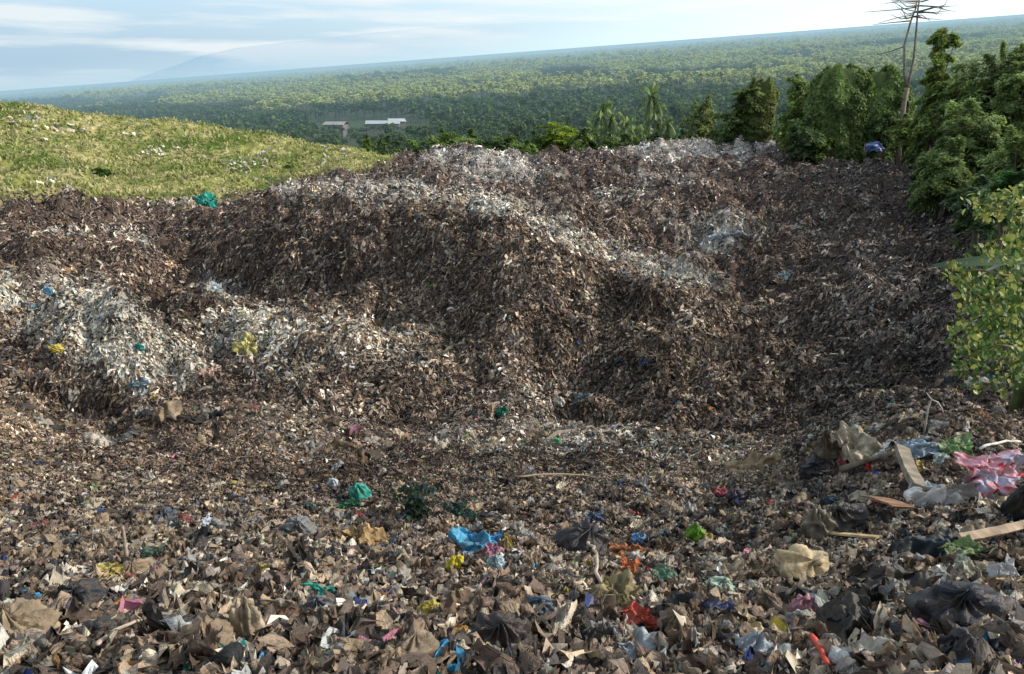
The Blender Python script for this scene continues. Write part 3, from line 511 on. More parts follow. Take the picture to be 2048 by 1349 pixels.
obj('hill_litter', mesh('hill_litter', Vv, Ff, M_far, cc), label='pale plastic scraps showing through the grass of the hill', cat='litter', kind='stuff')

# ------------------------------------------------------------------ individual waste items
def crumple_mesh(name, L, W, col, mat, seed, res=46, crum=.3, curl=.5, spots=None, lay=.3, stripe=None):
    rg = np.random.default_rng(seed)
    P, Q = np.meshgrid(np.linspace(-1, 1, res), np.linspace(-1, 1, res), indexing='ij')
    ang = np.arctan2(Q, P); rad = np.maximum(abs(P), abs(Q)); out = 1 + .16 * np.sin(ang * 3 + rg.uniform(0, 6)) + .08 * np.sin(ang * 7 + rg.uniform(0, 6)) + .06 * np.sin(ang * 13 + rg.uniform(0, 6))
    sq = np.maximum(abs(P), abs(Q)) / np.maximum(np.hypot(P, Q), 1e-6); mixr = .55
    k = (1 - mixr) + mixr * sq
    x = P * out * k; y = Q * out * k; z = 0 * P; dx = 0 * P; dy = 0 * P
    main = rg.uniform(0, 3.14)
    for i in range(9):
        a = main + rg.normal(0, .5) if i % 3 else rg.uniform(0, 6.28); f = rg.uniform(1.6, 2.8) * 1.45 ** i; ph = rg.uniform(0, 6.28); am = crum * 1.1 / 1.30 ** i
        w = (P * math.cos(a) + Q * math.sin(a)) * min(f, 15.) + ph + 1.1 * np.sin((P * math.sin(a) - Q * math.cos(a)) * rg.uniform(.8, 2) + ph * 3)
        z += am * (1 - np.abs(np.sin(w)) * 1.4); dx -= am * .55 * np.cos(w) * math.cos(a); dy -= am * .55 * np.cos(w) * math.sin(a)
    z += .12 * crum * (vnoise(P * 9 + seed, Q * 9, seed) - .5) * 2
    s = math.sqrt(L * W) * .5
    X = x * L * .5 + dx * s; Y = y * W * .5 + dy * s; Z = z * s * 1.0 - curl * s * (P ** 2 * rg.uniform(0, 1) + Q ** 2 * rg.uniform(0, 1)) * .8 + s * lay
    g = (.72 + .45 * np.clip(z / crum * .5 + .5, 0, 1)); base = np.array(col)[None, None] * g[..., None]
    if spots:
        m = vnoise(P * 5.5 + 5, Q * 5.5, 5) > .66; base[m] = np.array(spots)
        m = vnoise(P * 4.5 + 25, Q * 4.5, 15) > .55; base[m] = (.5, .48, .62)
    if stripe is not None: m = (np.floor((Q + 1) * 3.0) % 2) == 1; base[m] = np.array(stripe) * g[m][..., None]
    d = np.clip(fbm(P * 3 + seed, Q * 3, 4, seed) * 2.6 - .9, 0, 1)[..., None]; base = base * (1 - .55 * d) + np.array([.13, .095, .065]) * .55 * d
    return mesh(name, np.stack([X, Y, Z], -1).reshape(-1, 3), grid_faces(res, res), mat, base.reshape(-1, 3))
def bag_mesh(name, L, W, H, col, mat, seed, res=44):
    rg = np.random.default_rng(seed); th, ph = np.meshgrid(np.linspace(0, math.pi, res), np.linspace(0, 2 * math.pi, res + 8), indexing='ij')
    r = 1 + 0 * th; g = 0 * th
    for i in range(9):
        d = unit(rg.normal(0, 1, 3)); f = rg.uniform(2, 3.5) * 1.30 ** i
        q = (np.sin(th) * np.cos(ph) * d[0] + np.sin(th) * np.sin(ph) * d[1] + np.cos(th) * d[2]) * f + rg.uniform(0, 6)
        s = 1 - np.abs(np.sin(q + .8 * np.sin(q * .6 + ph)))* 1.3; r += s * .17 / 1.25 ** i; g += s
    k = rg.integers(7, 12); r *= 1 + .13 * np.cos(k * ph + rg.uniform(0, 6)) * np.clip(np.cos(th), 0, 1)
    x = r * np.sin(th) * np.cos(ph); y = r * np.sin(th) * np.sin(ph); z = r * np.cos(th); z = np.where(z < 0, z * .45, z)
    z += .06 * np.clip(1 - th / .3, 0, 1)
    V = np.stack([x * L * .5, y * W * .5, z * H * .6 + H * .12], -1)
    V[:, -1] = V[:, 0]
    cc = np.array(col)[None, None] * (.75 + .4 * np.clip(g * .25 + .5, 0, 1))[..., None]
    d = np.clip(fbm(th * 2.5 + seed, np.sin(ph) * 3, 4, seed) * 2.6 - .9, 0, 1)[..., None]; cc = cc * (1 - .5 * d) + np.array([.12, .09, .06]) * .5 * d
    return mesh(name, V.reshape(-1, 3), grid_faces(*th.shape), mat, cc.reshape(-1, 3))
def tube(pts, rad, sides=8, jitter=0., seed=0, cap=True):
    pts = np.array(pts, float); rg = np.random.default_rng(seed); rad = np.resize(np.array(rad, float), len(pts)) if np.ndim(rad) == 0 or len(np.atleast_1d(rad)) != len(pts) else np.array(rad, float)
    T = np.gradient(pts, axis=0); T = unit(T); up = np.array([.3, .2, 1.]) if abs(T[:, 2]).mean() < .8 else np.array([1., .2, .1])
    A_ = unit(np.cross(T, up)); B_ = np.cross(T, A_); ph = np.linspace(0, 2 * math.pi, sides, endpoint=False)
    rr = rad[:, None] * (1 + jitter * rg.uniform(-1, 1, (len(pts), sides)))
    V = pts[:, None] + rr[..., None] * (np.cos(ph)[None, :, None] * A_[:, None] + np.sin(ph)[None, :, None] * B_[:, None])
    F = []
    for i in range(len(pts) - 1):
        for j in range(sides):
            k = (j + 1) % sides; F.append((i * sides + j, i * sides + k, (i + 1) * sides + k, (i + 1) * sides + j))
    V = V.reshape(-1, 3); m = len(V)
    if cap:
        V = np.vstack([V, pts[0], pts[-1]]); e = (len(pts) - 1) * sides
        for j in range(0, sides): 
            k = (j + 1) % sides; F.append((m, k, j, j)); F.append((m + 1, e + j, e + k, e + k))
    return V, F
def tube_mesh(name, pts, rad, mat, col, sides=8, jitter=0., seed=0):
    V, F = tube(pts, rad, sides, jitter, seed); me = bpy.data.meshes.new(name)
    me.from_pydata([tuple(v) for v in V], [], [tuple(dict.fromkeys(f)) for f in F])
    at_ = me.color_attributes.new('col', 'FLOAT_COLOR', 'POINT'); rg = np.random.default_rng(seed)
    c4 = np.ones((len(V), 4), dtype=np.float32); c4[:, :3] = np.array(col) * rg.uniform(.8, 1.2, (len(V), 1)); at_.data.foreach_set('color', c4.ravel())
    me.materials.append(mat); me.polygons.foreach_set('use_smooth', [True] * len(me.polygons)); me.update(); return me
def board_mesh(name, L, W, T, mat, col, seed, nick=.04):
    rg = np.random.default_rng(seed); n = 14; x = np.linspace(-L / 2, L / 2, n); V = []; F = []
    bend = rg.uniform(-.03, .03) * L
    for i, q in enumerate(x):
        e = rg.uniform(-nick, nick) * W; e2 = rg.uniform(-nick, nick) * W; b = bend * (1 - (2 * q / L) ** 2)
        xo = rg.uniform(-1, 1, 4) * W * .25 if i in (0, n - 1) else np.zeros(4)
        for k, (yy, zz) in enumerate(((-W / 2 + e, -T / 2), (W / 2 + e2, -T / 2), (W / 2 + e2, T / 2), (-W / 2 + e, T / 2))): V.append((q + xo[k], yy, zz + b))
    for i in range(n - 1):
        for k in range(4): l = (k + 1) % 4; F.append((i * 4 + k, i * 4 + l, i * 4 + 4 + l, i * 4 + 4 + k))
    F.append((3, 2, 1, 0)); m = (n - 1) * 4; F.append((m, m + 1, m + 2, m + 3))
    V = np.array(V); cc = np.array(col) * rg.uniform(.75, 1.2, (len(V), 1))
    return mesh(name, V, np.array(F), mat, cc, False)
from mathutils import Vector, Matrix
def place(o, p, rotz=None, tilt=.35, facing=.0, seed=0, sink=0.):
    """lie on the slope: local z follows the ground normal, leaning a bit"""
    rg = np.random.default_rng(seed); nr = nrm(np.array([p[0]]), np.array([p[1]]))[0]
    nr = unit(nr * np.array([.7, .7, 1]) + np.array([0, -facing, 0]) + rg.normal(0, tilt * .35, 3))
    a = rg.uniform(0, 6.28) if rotz is None else rotz; t = np.array([math.cos(a), math.sin(a), 0]); t = unit(t - t.dot(nr) * nr); b = np.cross(nr, t)
    M = Matrix(((t[0], b[0], nr[0], p[0]), (t[1], b[1], nr[1], p[1]), (t[2], b[2], nr[2], p[2] - sink), (0, 0, 0, 1)))
    o.matrix_world = M; return o
def item(kind, u, v, wpx, hpx, col, name, label, cat, seed, mat=None, group=None, rotz=0., facing=.35, crum=.3, spots=None, stripe=None, knot=False, curl=.5):
    p = hit(u, v + hpx * .3); s = px(p, 1); L = wpx * s; Wd = hpx * s * 1.25
    mat = mat or M_film
    if kind == 'sheet': me = crumple_mesh(name, L, Wd, col, mat, seed, crum=crum, spots=spots, stripe=stripe, curl=curl)
    else: me = bag_mesh(name, L, L * .8, Wd * .9, col, mat, seed)
    o = obj(name, me, label=label, cat=cat, group=group)
    place(o, p + np.array([0, 0, .03 + (.45 * Wd if facing > 1 else 0)]), rotz, facing=facing, seed=seed, tilt=.2)
    if knot:
        kp = [np.array([0, 0, Wd * .55]), np.array([.02 * L, 0, Wd * .66]), np.array([L * .1, 0, Wd * .76]), np.array([L * .2, L * .02, Wd * .78])]
        obj('knot', tube_mesh('knot', kp, [L * .07, L * .05, L * .09, L * .03], mat, col, 9, .3, seed), parent=o)
    return o
for it in items:
    kind, u, v, w, h, col, nm, lb, ct, sd, mt = it
    fc = .5 if v > 880 else .3
    o = item(kind, u, v, w, h, col, nm, lb, ct, sd, mt, facing=fc, rotz=random.uniform(-.25, .25) if w > h * 1.3 else random.uniform(-.4, .4), crum=.26 if kind == 'sheet' else .3, knot=(kind == 'bag' and w >= 50 and 'bag' in nm and 'bundle' not in nm))
item('sheet', 1972, 968, 128, 62, (.68, .34, .40), 'floral_bag', 'pink plastic bag printed with red and lilac flowers, held up at the right', 'bag', 201, M_film, facing=1.1, crum=.2, spots=(.55, .02, .05), rotz=.12, curl=.3)

def bar(name, a, b, w, t, col, label, cat, seed, lift=.05, kind='board', rise=(0, 0)):
    p, q = hit(*a), hit(*b); p = p + np.array([0, 0, lift + rise[0]]); q = q + np.array([0, 0, lift + rise[1]]); d = q - p; L = np.linalg.norm(d)
    s = px((p + q) / 2, 1)
    if kind == 'board':
        me = board_mesh(name, L, w * s, t * s, M_wood, col, seed); o = obj(name, me, label=label, cat=cat)
        x = unit(d); z = unit(np.array([0, -.6, 1.]) - np.dot(np.array([0, -.6, 1.]), x) * x); y_ = np.cross(z, x); c_ = (p + q) / 2
        o.matrix_world = Matrix(((x[0], y_[0], z[0], c_[0]), (x[1], y_[1], z[1], c_[1]), (x[2], y_[2], z[2], c_[2]), (0, 0, 0, 1)))
    else:
        rg = np.random.default_rng(seed); n = 9; pts = [d * k / (n - 1) + np.array([0, 0, math.sin(k / (n - 1) * math.pi) * .03 * L]) + rg.normal(0, .004 * L, 3) for k in range(n)]
        o = obj(name, tube_mesh(name, pts, [w * s / 2 * (1 - .4 * k / n) for k in range(n)], M_wood, col, 8, .12, seed), loc=p, label=label, cat=cat)
    return o
bar('wooden_lath', (1606, 1074), (1756, 1088), 12, 4, (.62, .44, .24), 'pale yellow wooden lath lying below the folded black bag', 'lath', 1)
bar('plank', (1915, 1112), (2070, 1075), 18, 6, (.33, .25, .18), 'long weathered brown plank reaching the right edge', 'plank', 2, lift=.12)
bar('wooden_beam', (1800, 925), (1838, 1010), 26, 14, (.25, .21, .16), 'thick grey wooden beam lying down the heap at right', 'beam', 3, lift=.14)
bar('curved_branch', (1680, 955), (1835, 912), 14, 8, (.17, .14, .10), 'long dark curved branch across the heap at right', 'branch', 4, kind='stick', lift=.08)
bar('cardboard_sheet', (1735, 1020), (1805, 1045), 42, 4, (.26, .15, .09), 'reddish brown board with an orange edge beside the grey beam', 'board', 5, lift=.12)
bar('bamboo_pole', (1955, 928), (2035, 912), 6, 6, (.62, .58, .52), 'pale thin pole lying above the pink floral bag', 'pole', 6, kind='stick', lift=.16)
bar('stick', (205, 1345), (290, 1290), 9, 8, (.5, .4, .32), 'pale thin stick slanting at the bottom left', 'stick', 7, kind='stick', lift=.1)
bar('stick', (290, 1180), (375, 1172), 10, 8, (.45, .37, .28), 'pale horizontal stick in the left foreground', 'stick', 8, kind='stick', lift=.08)
bar('stick', (200, 1100), (225, 1135), 4, 4, (.4, .3, .17), 'thin yellowish twig left of the upright stick', 'stick', 9, kind='stick')
bar('stick', (255, 1130), (258, 1132), 8, 6, (.42, .34, .28), 'thin upright grey stick in the left foreground', 'stick', 10, kind='stick', rise=(0, .22))
bar('stick', (1030, 962), (1180, 958), 4, 4, (.36, .29, .2), 'long thin cane on the slope above the black bag', 'stick', 11, kind='stick')
bar('stick', (1180, 962), (1280, 992), 4, 4, (.36, .29, .2), 'thin curved cane running down to the near crest', 'stick', 12, kind='stick')
bar('stick', (1085, 884), (1240, 882), 7, 5, (.2, .17, .14), 'dark brown pole lying along the pale band of litter', 'pole', 13, kind='stick')
bar('stick', (925, 690), (985, 705), 4, 4, (.08, .06, .05), 'dark thin pole on the side of the central mound', 'pole', 14, kind='stick')
bar('stick', (1175, 1100), (1200, 1190), 8, 6, (.48, .4, .3), 'curved pale root in the centre foreground', 'stick', 15, kind='stick', lift=.06)
bar('red_tube', (1620, 1312), (1650, 1370), 15, 15, (.62, .1, .07), 'bright red plastic tube at the bottom right', 'tube', 16, kind='stick', lift=.08)
bar('stick', (1295, 1235), (1370, 1250), 6, 6, (.45, .38, .28), 'thin pale stick right of the red cloth', 'stick', 17, kind='stick')
# pale root standing on the heap
p = hit(1848, 868); s = px(p, 1)
root = obj('dry_branch', tube_mesh('dry_branch', [(0, 0, -.05), (.0, 0, 25 * s), (.3 * s, 0, 55 * s), (4 * s, 0, 72 * s), (-8 * s, 0, 86 * s)], [2.2 * s, 2 * s, 1.8 * s, 1.6 * s, .8 * s], M_wood, (.45, .4, .34), 7, .1, 3), loc=p, label='pale dry branch standing upright on the heap at right', cat='branch')
obj('twig', tube_mesh('twig', [(4 * s, 0, 72 * s), (18 * s, 0, 66 * s), (28 * s, 0, 52 * s), (34 * s, 0, 40 * s)], [1.6 * s, 1.4 * s, 1.1 * s, .6 * s], M_wood, (.5, .45, .38), 6, .1, 4), parent=root)
# white pipe end / ring in the centre foreground
p = hit(697, 1222); s = px(p, 1); T = [(math.cos(t) * 12 * s, -.0, math.sin(t) * 12 * s) for t in np.linspace(0, 2 * math.pi, 22)]
obj('plastic_ring', tube_mesh('plastic_ring', T, 4.2 * s, M_film, (.62, .6, .5), 8, .03, 1), loc=p + np.array([0, -.02, 12 * s]), label='cream plastic ring standing in the left centre foreground', cat='ring')

# many more loose bags and rags of the near slope, copies of a few shapes
LM = [(n_[7].split(',')[0], n_[1], n_[2]) for n_ in items if n_[9] in (20, 24, 26, 29, 30, 33, 37, 39, 43, 46, 47, 48, 52, 59, 61, 66, 67, 78, 88, 86)]
short = {20:'sky blue bag',24:'bright yellow bag',26:'long yellow sheet',29:'turquoise bag',30:'rolled golden bag',33:'bright red cloth',37:'leaf green bag',39:'mint bag',43:'glossy black bag',46:'cream cloth strip',47:'large grey film',48:'beige cloth bundle',52:'large matt black bag',59:'cream folded bag',61:'pink bag',66:'pale orange bag',67:'tan rag bundle',78:'large white sheet',88:'big navy black bag',86:'torn black sheet'}
LM = [(short[n_[9]], n_[1], n_[2]) for n_ in items if n_[9] in short]
KINDS = [('plastic_bag', 'bag', 'crumpled tan plastic bag', 'bag', M_film, (.32, .24, .16), .14), ('plastic_bag', 'bag', 'crumpled dirty white plastic bag', 'bag', M_film, (.42, .39, .34), .08),
 ('garbage_bag', 'sheet', 'flattened black plastic bag', 'bag', M_film, (.025, .025, .028), .16), ('cloth_scrap', 'sheet', 'crumpled brown rag', 'cloth', M_cloth, (.17, .12, .085), .28),
 ('cloth_scrap', 'sheet', 'crumpled beige rag', 'cloth', M_cloth, (.3, .235, .17), .18), ('plastic_bag', 'sheet', 'torn grey plastic film', 'plastic sheet', M_film, (.28, .28, .28), .1), ('paper_scrap', 'sheet', 'crumpled cream paper', 'paper', M_cloth, (.56, .5, .38), .06)]
protos = []
for i, (nm, kd, lb, ct, mt, cl, pr) in enumerate(KINDS):
    L_ = []
    for k in range(5):
        cl2 = np.array(cl) * random.uniform(.8, 1.2)
        L_.append(bag_mesh(nm, .2, .17, .15, cl2, mt, 300 + i * 10 + k, 34) if kd == 'bag' else crumple_mesh(nm, .26, .17, cl2, mt, 300 + i * 10 + k, 36, crum=.34))
    protos.append(L_)
busy = [(n_[1], n_[2], max(n_[3], n_[4]) * .6) for n_ in items if n_[2] > 850]
cnt = 0
while cnt < 330:
    u = random.uniform(-20, 2068); v = 1349 - 420 * random.random() ** 1.15
    if any((u - b[0]) ** 2 + (v - b[1]) ** 2 < (b[2] * .8 + 8) ** 2 for b in busy): 
        if random.random() < .97: continue
    p = hit(u, v)
    if p[1] > 14: continue
    r = random.random(); i = 0
    while r > KINDS[i][6]: r -= KINDS[i][6]; i = (i + 1) % len(KINDS)
    nm, kd, lb, ct, mt, cl, pr = KINDS[i]
    near = min(LM, key=lambda q: (q[1] - u) ** 2 + (q[2] - v) ** 2)
    side = ('left of' if u < near[1] else 'right of') if abs(u - near[1]) > abs(v - near[2]) else ('behind' if v < near[2] else 'in front of')
    o = obj(nm, protos[i][random.randrange(5)], label='%s in the litter %s the %s' % (lb, side, near[0]), cat=ct, group='%ss in the litter %s the %s' % (lb, side, near[0]))
    place(o, p + np.array([0, 0, .02]), facing=.35, seed=5000 + cnt)
    s = random.uniform(.3, .85); o.matrix_world = o.matrix_world @ Matrix.Diagonal((s * random.uniform(.8, 1.3), s * random.uniform(.8, 1.2), s, 1)); cnt += 1

# ------------------------------------------------------------------ forest
def leaf_quads(P, nrmv, L, W, rg):
    N = len(P); n_ = unit(nrmv); t = rg.normal(0, 1, (N, 3)); t = unit(t - (t * n_).sum(-1, keepdims=True) * n_); b = np.cross(n_, t)
    L = L[:, None]; W = W[:, None]
    V = np.stack([P - t * L, P + b * W - t * L * .1, P + t * L - n_ * L * .25, P - b * W - t * L * .1], 1).reshape(-1, 3)
    return V, np.arange(N * 4).reshape(-1, 4)
def crown(seed, N, rx, rz, ls, col, clumps=14, dark=.45, flat=1., shape='round', droop=0.):
    rg = np.random.default_rng(seed)
    k = clumps; cd = unit(rg.normal(0, 1, (k, 3))); cd[:, 2] = np.abs(cd[:, 2]) * 1.2 - .35; cr = rg.uniform(.35, .95, (k, 1)); cc = cd * cr
    if shape == 'cone': cc[:, 2] = rg.uniform(-1, 1, k); cc[:, :2] = rg.normal(0, .45, (k, 2)) * (1.05 - cc[:, 2:3]) * .7
    if shape == 'column': cc[:, 2] = rg.uniform(-1, 1, k); cc[:, :2] = rg.normal(0, .5, (k, 2))
    crad = rg.uniform(.12, .42, k); w = crad ** 2; w /= w.sum()
    idx = rg.choice(k, N, p=w); d = unit(rg.normal(0, 1, (N, 3))); rr = rg.uniform(.45, 1.05, (N, 1)) * crad[idx][:, None]; fz_ = rg.random((N, 1)) < .2; rr = np.where(fz_, rr * rg.uniform(1, 1.6, (N, 1)), rr)
    p = cc[idx] + d * rr * np.array([1, 1, .7 * flat])
    if droop: p[:, 2] -= droop * rg.random(N) ** 2 * .6
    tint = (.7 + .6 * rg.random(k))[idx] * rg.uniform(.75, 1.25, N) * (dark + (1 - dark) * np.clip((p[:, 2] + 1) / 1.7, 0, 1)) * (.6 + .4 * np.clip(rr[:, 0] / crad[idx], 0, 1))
    P = p * np.array([rx, rx, rz]); nv = d + np.array([0, 0, .5]) + rg.normal(0, .5, (N, 3))
    V, F = leaf_quads(P, nv, rg.uniform(.6, 1.3, N) * ls, rg.uniform(.35, .7, N) * ls, rg)
    c_ = np.array(col)[None] * tint[:, None]; y_ = rg.random(N) < .12; c_[y_] *= (1.5, 1.35, .9)
    return V, F, np.repeat(c_, 4, 0), cc * np.array([rx, rx, rz])
def sprays(seed, N, ls, col, K=60, drop=.25, inner=.25, shape='round'):
    """leafy boughs that fan outward and droop; unit sized crown"""
    rg = np.random.default_rng(seed)
    d = unit(rg.normal(0, 1, (K, 3))); d[:, 2] = np.abs(d[:, 2]) * 1.1 - .45; ln = rg.uniform(.62, 1.08, K)
    ln = ln * (1 - .22 * np.clip(d[:, 2], 0, 1)); st = np.stack([0 * ln, 0 * ln, rg.uniform(-.7, .25, K)], -1)
    if shape == 'column': st[:, 2] = rg.uniform(-.95, .8, K); d[:, 2] = rg.uniform(-.1, .25, K); ln = rg.uniform(.6, 1.1, K)
    if shape == 'cone': st[:, 2] = rg.uniform(-.95, .8, K); d[:, 2] = rg.uniform(.05, .4, K); ln = (1 - (st[:, 2] + 1) / 2) * rg.uniform(.8, 1.2, K) + .12
    d = unit(d); b = rg.integers(0, K, N); t = np.where(rg.random(N) < inner, rg.uniform(.1, .6, N), rg.uniform(.5, 1.03, N))
    sd = unit(np.cross(d, [0, 0, 1.0])); w = (.07 + .16 * np.sin(np.pi * np.clip(t, 0, 1) ** .8)) * (ln[b] * .7 + .3)
    o1, o2 = rg.normal(0, .62, N) * w, rg.normal(0, .28, N) * w
    p = st[b] + d[b] * (t * ln[b])[:, None] + sd[b] * o1[:, None]; p[:, 2] += o2 - drop * t ** 2 * ln[b] - np.abs(o1) * .25
    if shape == 'round': p[:, 2] = p[:, 2] * 1.0 + .1
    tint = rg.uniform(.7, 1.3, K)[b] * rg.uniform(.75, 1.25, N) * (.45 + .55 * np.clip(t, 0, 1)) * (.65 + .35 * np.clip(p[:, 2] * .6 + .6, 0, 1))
    nv = np.stack([o1 / (w + .01) * .3, o1 * 0, 1 + 0 * o1], -1) + d[b] * .5 + rg.normal(0, .45, (N, 3))
    c_ = np.array(col)[None] * tint[:, None]; y_ = rg.random(N) < .1; c_[y_] *= (1.5, 1.35, .9)
    return p, nv, c_, st + d * ln[:, None] * .7
def branches(cc, H, r, seed):          # trunk and limbs to the clumps; crown centre at height H
    rg = np.random.default_rng(seed); Vs, Fs, off = [], [], 0
    def add(pts, rad):
        nonlocal off
        V, F = tube(pts, rad, 6, .08, seed, cap=False); Vs.append(V); Fs.append(np.array(F) + off); off += len(V)
    add([(0, 0, -1), (.15 * r, 0, H * .3), (-.3 * r, .2 * r, H * .65), (0, 0, H * .95)], [r * 1.25, r, r * .8, r * .5])
    for c_ in cc[:10]:
        s = np.array([0, 0, H * rg.uniform(.45, .8)]); e = c_ + np.array([0, 0, H]); m_ = (s + e) / 2 + np.array([0, 0, -.1 * H * rg.random()])
        add([s, m_, e], [r * .45, r * .3, r * .12])
    return np.vstack(Vs), np.vstack(Fs)
def tree(name, label, p, H, rx, rz, N, ls, col, seed, mat=None, trunk_r=.25, group=None, cat='tree', shape='round', clumps=14, droop=0., bark=(.12, .1, .08)):
    """H is the height of the crown's centre above the base p"""
    o = obj(name, None, loc=p, label=label, cat=cat, group=group)
    rg = np.random.default_rng(seed); p_, nv, c_, ce = sprays(seed, N, ls, col, clumps * 2, shape=shape); S = np.array([rx, rx, rz]); ce = ce * S
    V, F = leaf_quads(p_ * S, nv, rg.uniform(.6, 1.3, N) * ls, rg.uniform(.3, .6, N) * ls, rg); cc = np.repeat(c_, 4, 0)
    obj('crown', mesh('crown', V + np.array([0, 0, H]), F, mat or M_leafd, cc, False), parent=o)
    V, F = branches(ce, H, trunk_r, seed); obj('trunk', mesh('trunk', V, F, M_bark, np.tile(np.array(bark), (len(V), 1))), parent=o)
    return o
def ptree(u, v0, v1, wpx, Y, **k):      # crown spans v0..v1 and wpx across, standing on the ground at distance Y
    pc = at(u, (v0 + v1) / 2, Y); s = (Y * cp - pc[2] * sp) / FPX
    gz = float(hgt(np.array([pc[0]]), np.array([float(Y)]))[0]) if Y < 125 else float(fz(pc[0], float(Y)))
    return tree(p=(pc[0], Y, gz - .2), H=pc[2] - gz, rx=wpx * s / 2 / .95, rz=(v1 - v0) * s / 2 / .92, **k)
DG, MGc, YG = (.25, .34, .12), (.30, .40, .12), (.28, .34, .08)
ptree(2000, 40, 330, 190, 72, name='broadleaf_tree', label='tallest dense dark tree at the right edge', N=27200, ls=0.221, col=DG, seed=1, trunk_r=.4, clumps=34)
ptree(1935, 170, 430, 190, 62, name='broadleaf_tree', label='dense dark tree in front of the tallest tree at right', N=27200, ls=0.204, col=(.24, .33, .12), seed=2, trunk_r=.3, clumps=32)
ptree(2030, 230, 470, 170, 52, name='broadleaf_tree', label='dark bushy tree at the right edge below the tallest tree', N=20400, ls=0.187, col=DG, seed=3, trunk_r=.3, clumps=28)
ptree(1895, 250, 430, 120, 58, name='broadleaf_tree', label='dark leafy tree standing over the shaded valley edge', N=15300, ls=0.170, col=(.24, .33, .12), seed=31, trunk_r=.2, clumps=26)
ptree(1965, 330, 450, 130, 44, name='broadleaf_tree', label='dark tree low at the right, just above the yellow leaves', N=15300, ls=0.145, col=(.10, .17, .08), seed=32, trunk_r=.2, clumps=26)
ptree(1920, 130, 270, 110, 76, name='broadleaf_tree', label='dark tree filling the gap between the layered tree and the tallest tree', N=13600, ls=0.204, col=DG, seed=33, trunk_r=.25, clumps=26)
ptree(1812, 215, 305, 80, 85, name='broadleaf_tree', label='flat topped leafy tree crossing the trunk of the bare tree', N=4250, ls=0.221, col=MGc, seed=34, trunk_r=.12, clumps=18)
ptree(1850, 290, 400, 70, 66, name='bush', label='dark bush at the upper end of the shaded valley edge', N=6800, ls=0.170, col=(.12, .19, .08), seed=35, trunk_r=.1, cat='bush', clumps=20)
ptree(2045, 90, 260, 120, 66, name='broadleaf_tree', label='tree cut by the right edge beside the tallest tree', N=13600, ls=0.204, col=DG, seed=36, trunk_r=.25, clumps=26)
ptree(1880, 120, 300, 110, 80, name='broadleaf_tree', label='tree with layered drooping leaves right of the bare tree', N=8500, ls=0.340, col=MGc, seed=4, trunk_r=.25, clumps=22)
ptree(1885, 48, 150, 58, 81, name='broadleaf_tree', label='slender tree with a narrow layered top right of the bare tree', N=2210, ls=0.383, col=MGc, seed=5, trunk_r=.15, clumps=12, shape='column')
ptree(1860, 230, 330, 90, 84, name='broadleaf_tree', label='low leafy tree around the foot of the bare tree', N=6800, ls=0.255, col=MGc, seed=6, trunk_r=.15, clumps=18)
ptree(1603, 118, 270, 70, 96, name='broadleaf_tree', label='airy open tree left of the vine covered trees', N=2550, ls=0.306, col=MGc, seed=7, trunk_r=.16, clumps=16)
ptree(1578, 195, 310, 60, 95, name='bush', label='leafy bush at the left foot of the vine covered trees', N=4250, ls=0.238, col=MGc, seed=8, trunk_r=.1, cat='bush', clumps=16)
ptree(1640, 240, 325, 100, 90, name='bush', label='light green bush spilling onto the waste below the vines', N=5100, ls=0.221, col=(.2, .3, .08), seed=9, trunk_r=.1, cat='bush', clumps=18)
ptree(1780, 150, 300, 46, 94, name='broadleaf_tree', label='narrow yellow green tree between the vines and the bare tree', N=2550, ls=0.221, col=YG, seed=10, trunk_r=.12, clumps=14, shape='column')
ptree(2020, 325, 420, 120, 34, name='broadleaf_tree', label='bright green leafy bough at the right edge above the yellow leaves', N=4420, ls=0.136, col=(.07, .17, .05), seed=12, trunk_r=.12, clumps=16, mat=M_leaf)
ptree(1120, 228, 300, 100, 118, name='bush', label='round bright yellow green bush behind the far ridge', N=8500, ls=0.212, col=(.3, .42, .05), seed=13, mat=M_leaf, trunk_r=.15, cat='bush', clumps=24)
ptree(1400, 175, 300, 80, 124, name='broadleaf_tree', label='pale feathery tree left of the leaning tree', N=2720, ls=0.297, col=(.24, .3, .1), seed=15, trunk_r=.15, clumps=16)
ptree(790, 268, 345, 70, 112, name='bush', label='pyramid shaped bush at the end of the grassy hill', N=5950, ls=0.221, col=(.18, .26, .08), seed=16, trunk_r=.15, cat='bush', shape='cone', clumps=18)
ptree(735, 265, 340, 44, 108, name='bush', label='small pointed bush left of the pyramid shaped bush', N=3060, ls=0.212, col=(.16, .24, .07), seed=17, trunk_r=.1, cat='bush', shape='cone', clumps=12)
ptree(905, 255, 320, 120, 116, name='bush', label='wide green bush behind the white crest', N=7650, ls=0.212, col=(.16, .25, .06), seed=18, trunk_r=.15, cat='bush', clumps=26)
ptree(1010, 258, 320, 90, 115, name='bush', label='green bush left of the bright yellow green bush', N=5440, ls=0.212, col=(.2, .3, .08), seed=19, trunk_r=.15, cat='bush', clumps=20)
ptree(870, 285, 335, 60, 108, name='bush', label='low bush touching the left end of the white crest', N=3060, ls=0.187, col=(.16, .25, .06), seed=20, trunk_r=.1, cat='bush', clumps=12)
ptree(150, 224, 250, 44, 98, name='bush', label='small dark green bush on the crest of the grassy hill', N=1190, ls=0.187, col=MGc, seed=21, trunk_r=.06, cat='bush', clumps=8)
ptree(580, 318, 336, 26, 84, name='bush', label='small dark bush on the right flank of the grassy hill', N=510, ls=0.153, col=MGc, seed=22, trunk_r=.04, cat='bush', clumps=6)
ptree(205, 325, 350, 44, 76, name='bush', label='small green bush in the middle of the grassy hill', N=850, ls=0.153, col=(.08, .15, .03), seed=24, trunk_r=.04, cat='bush', clumps=8)
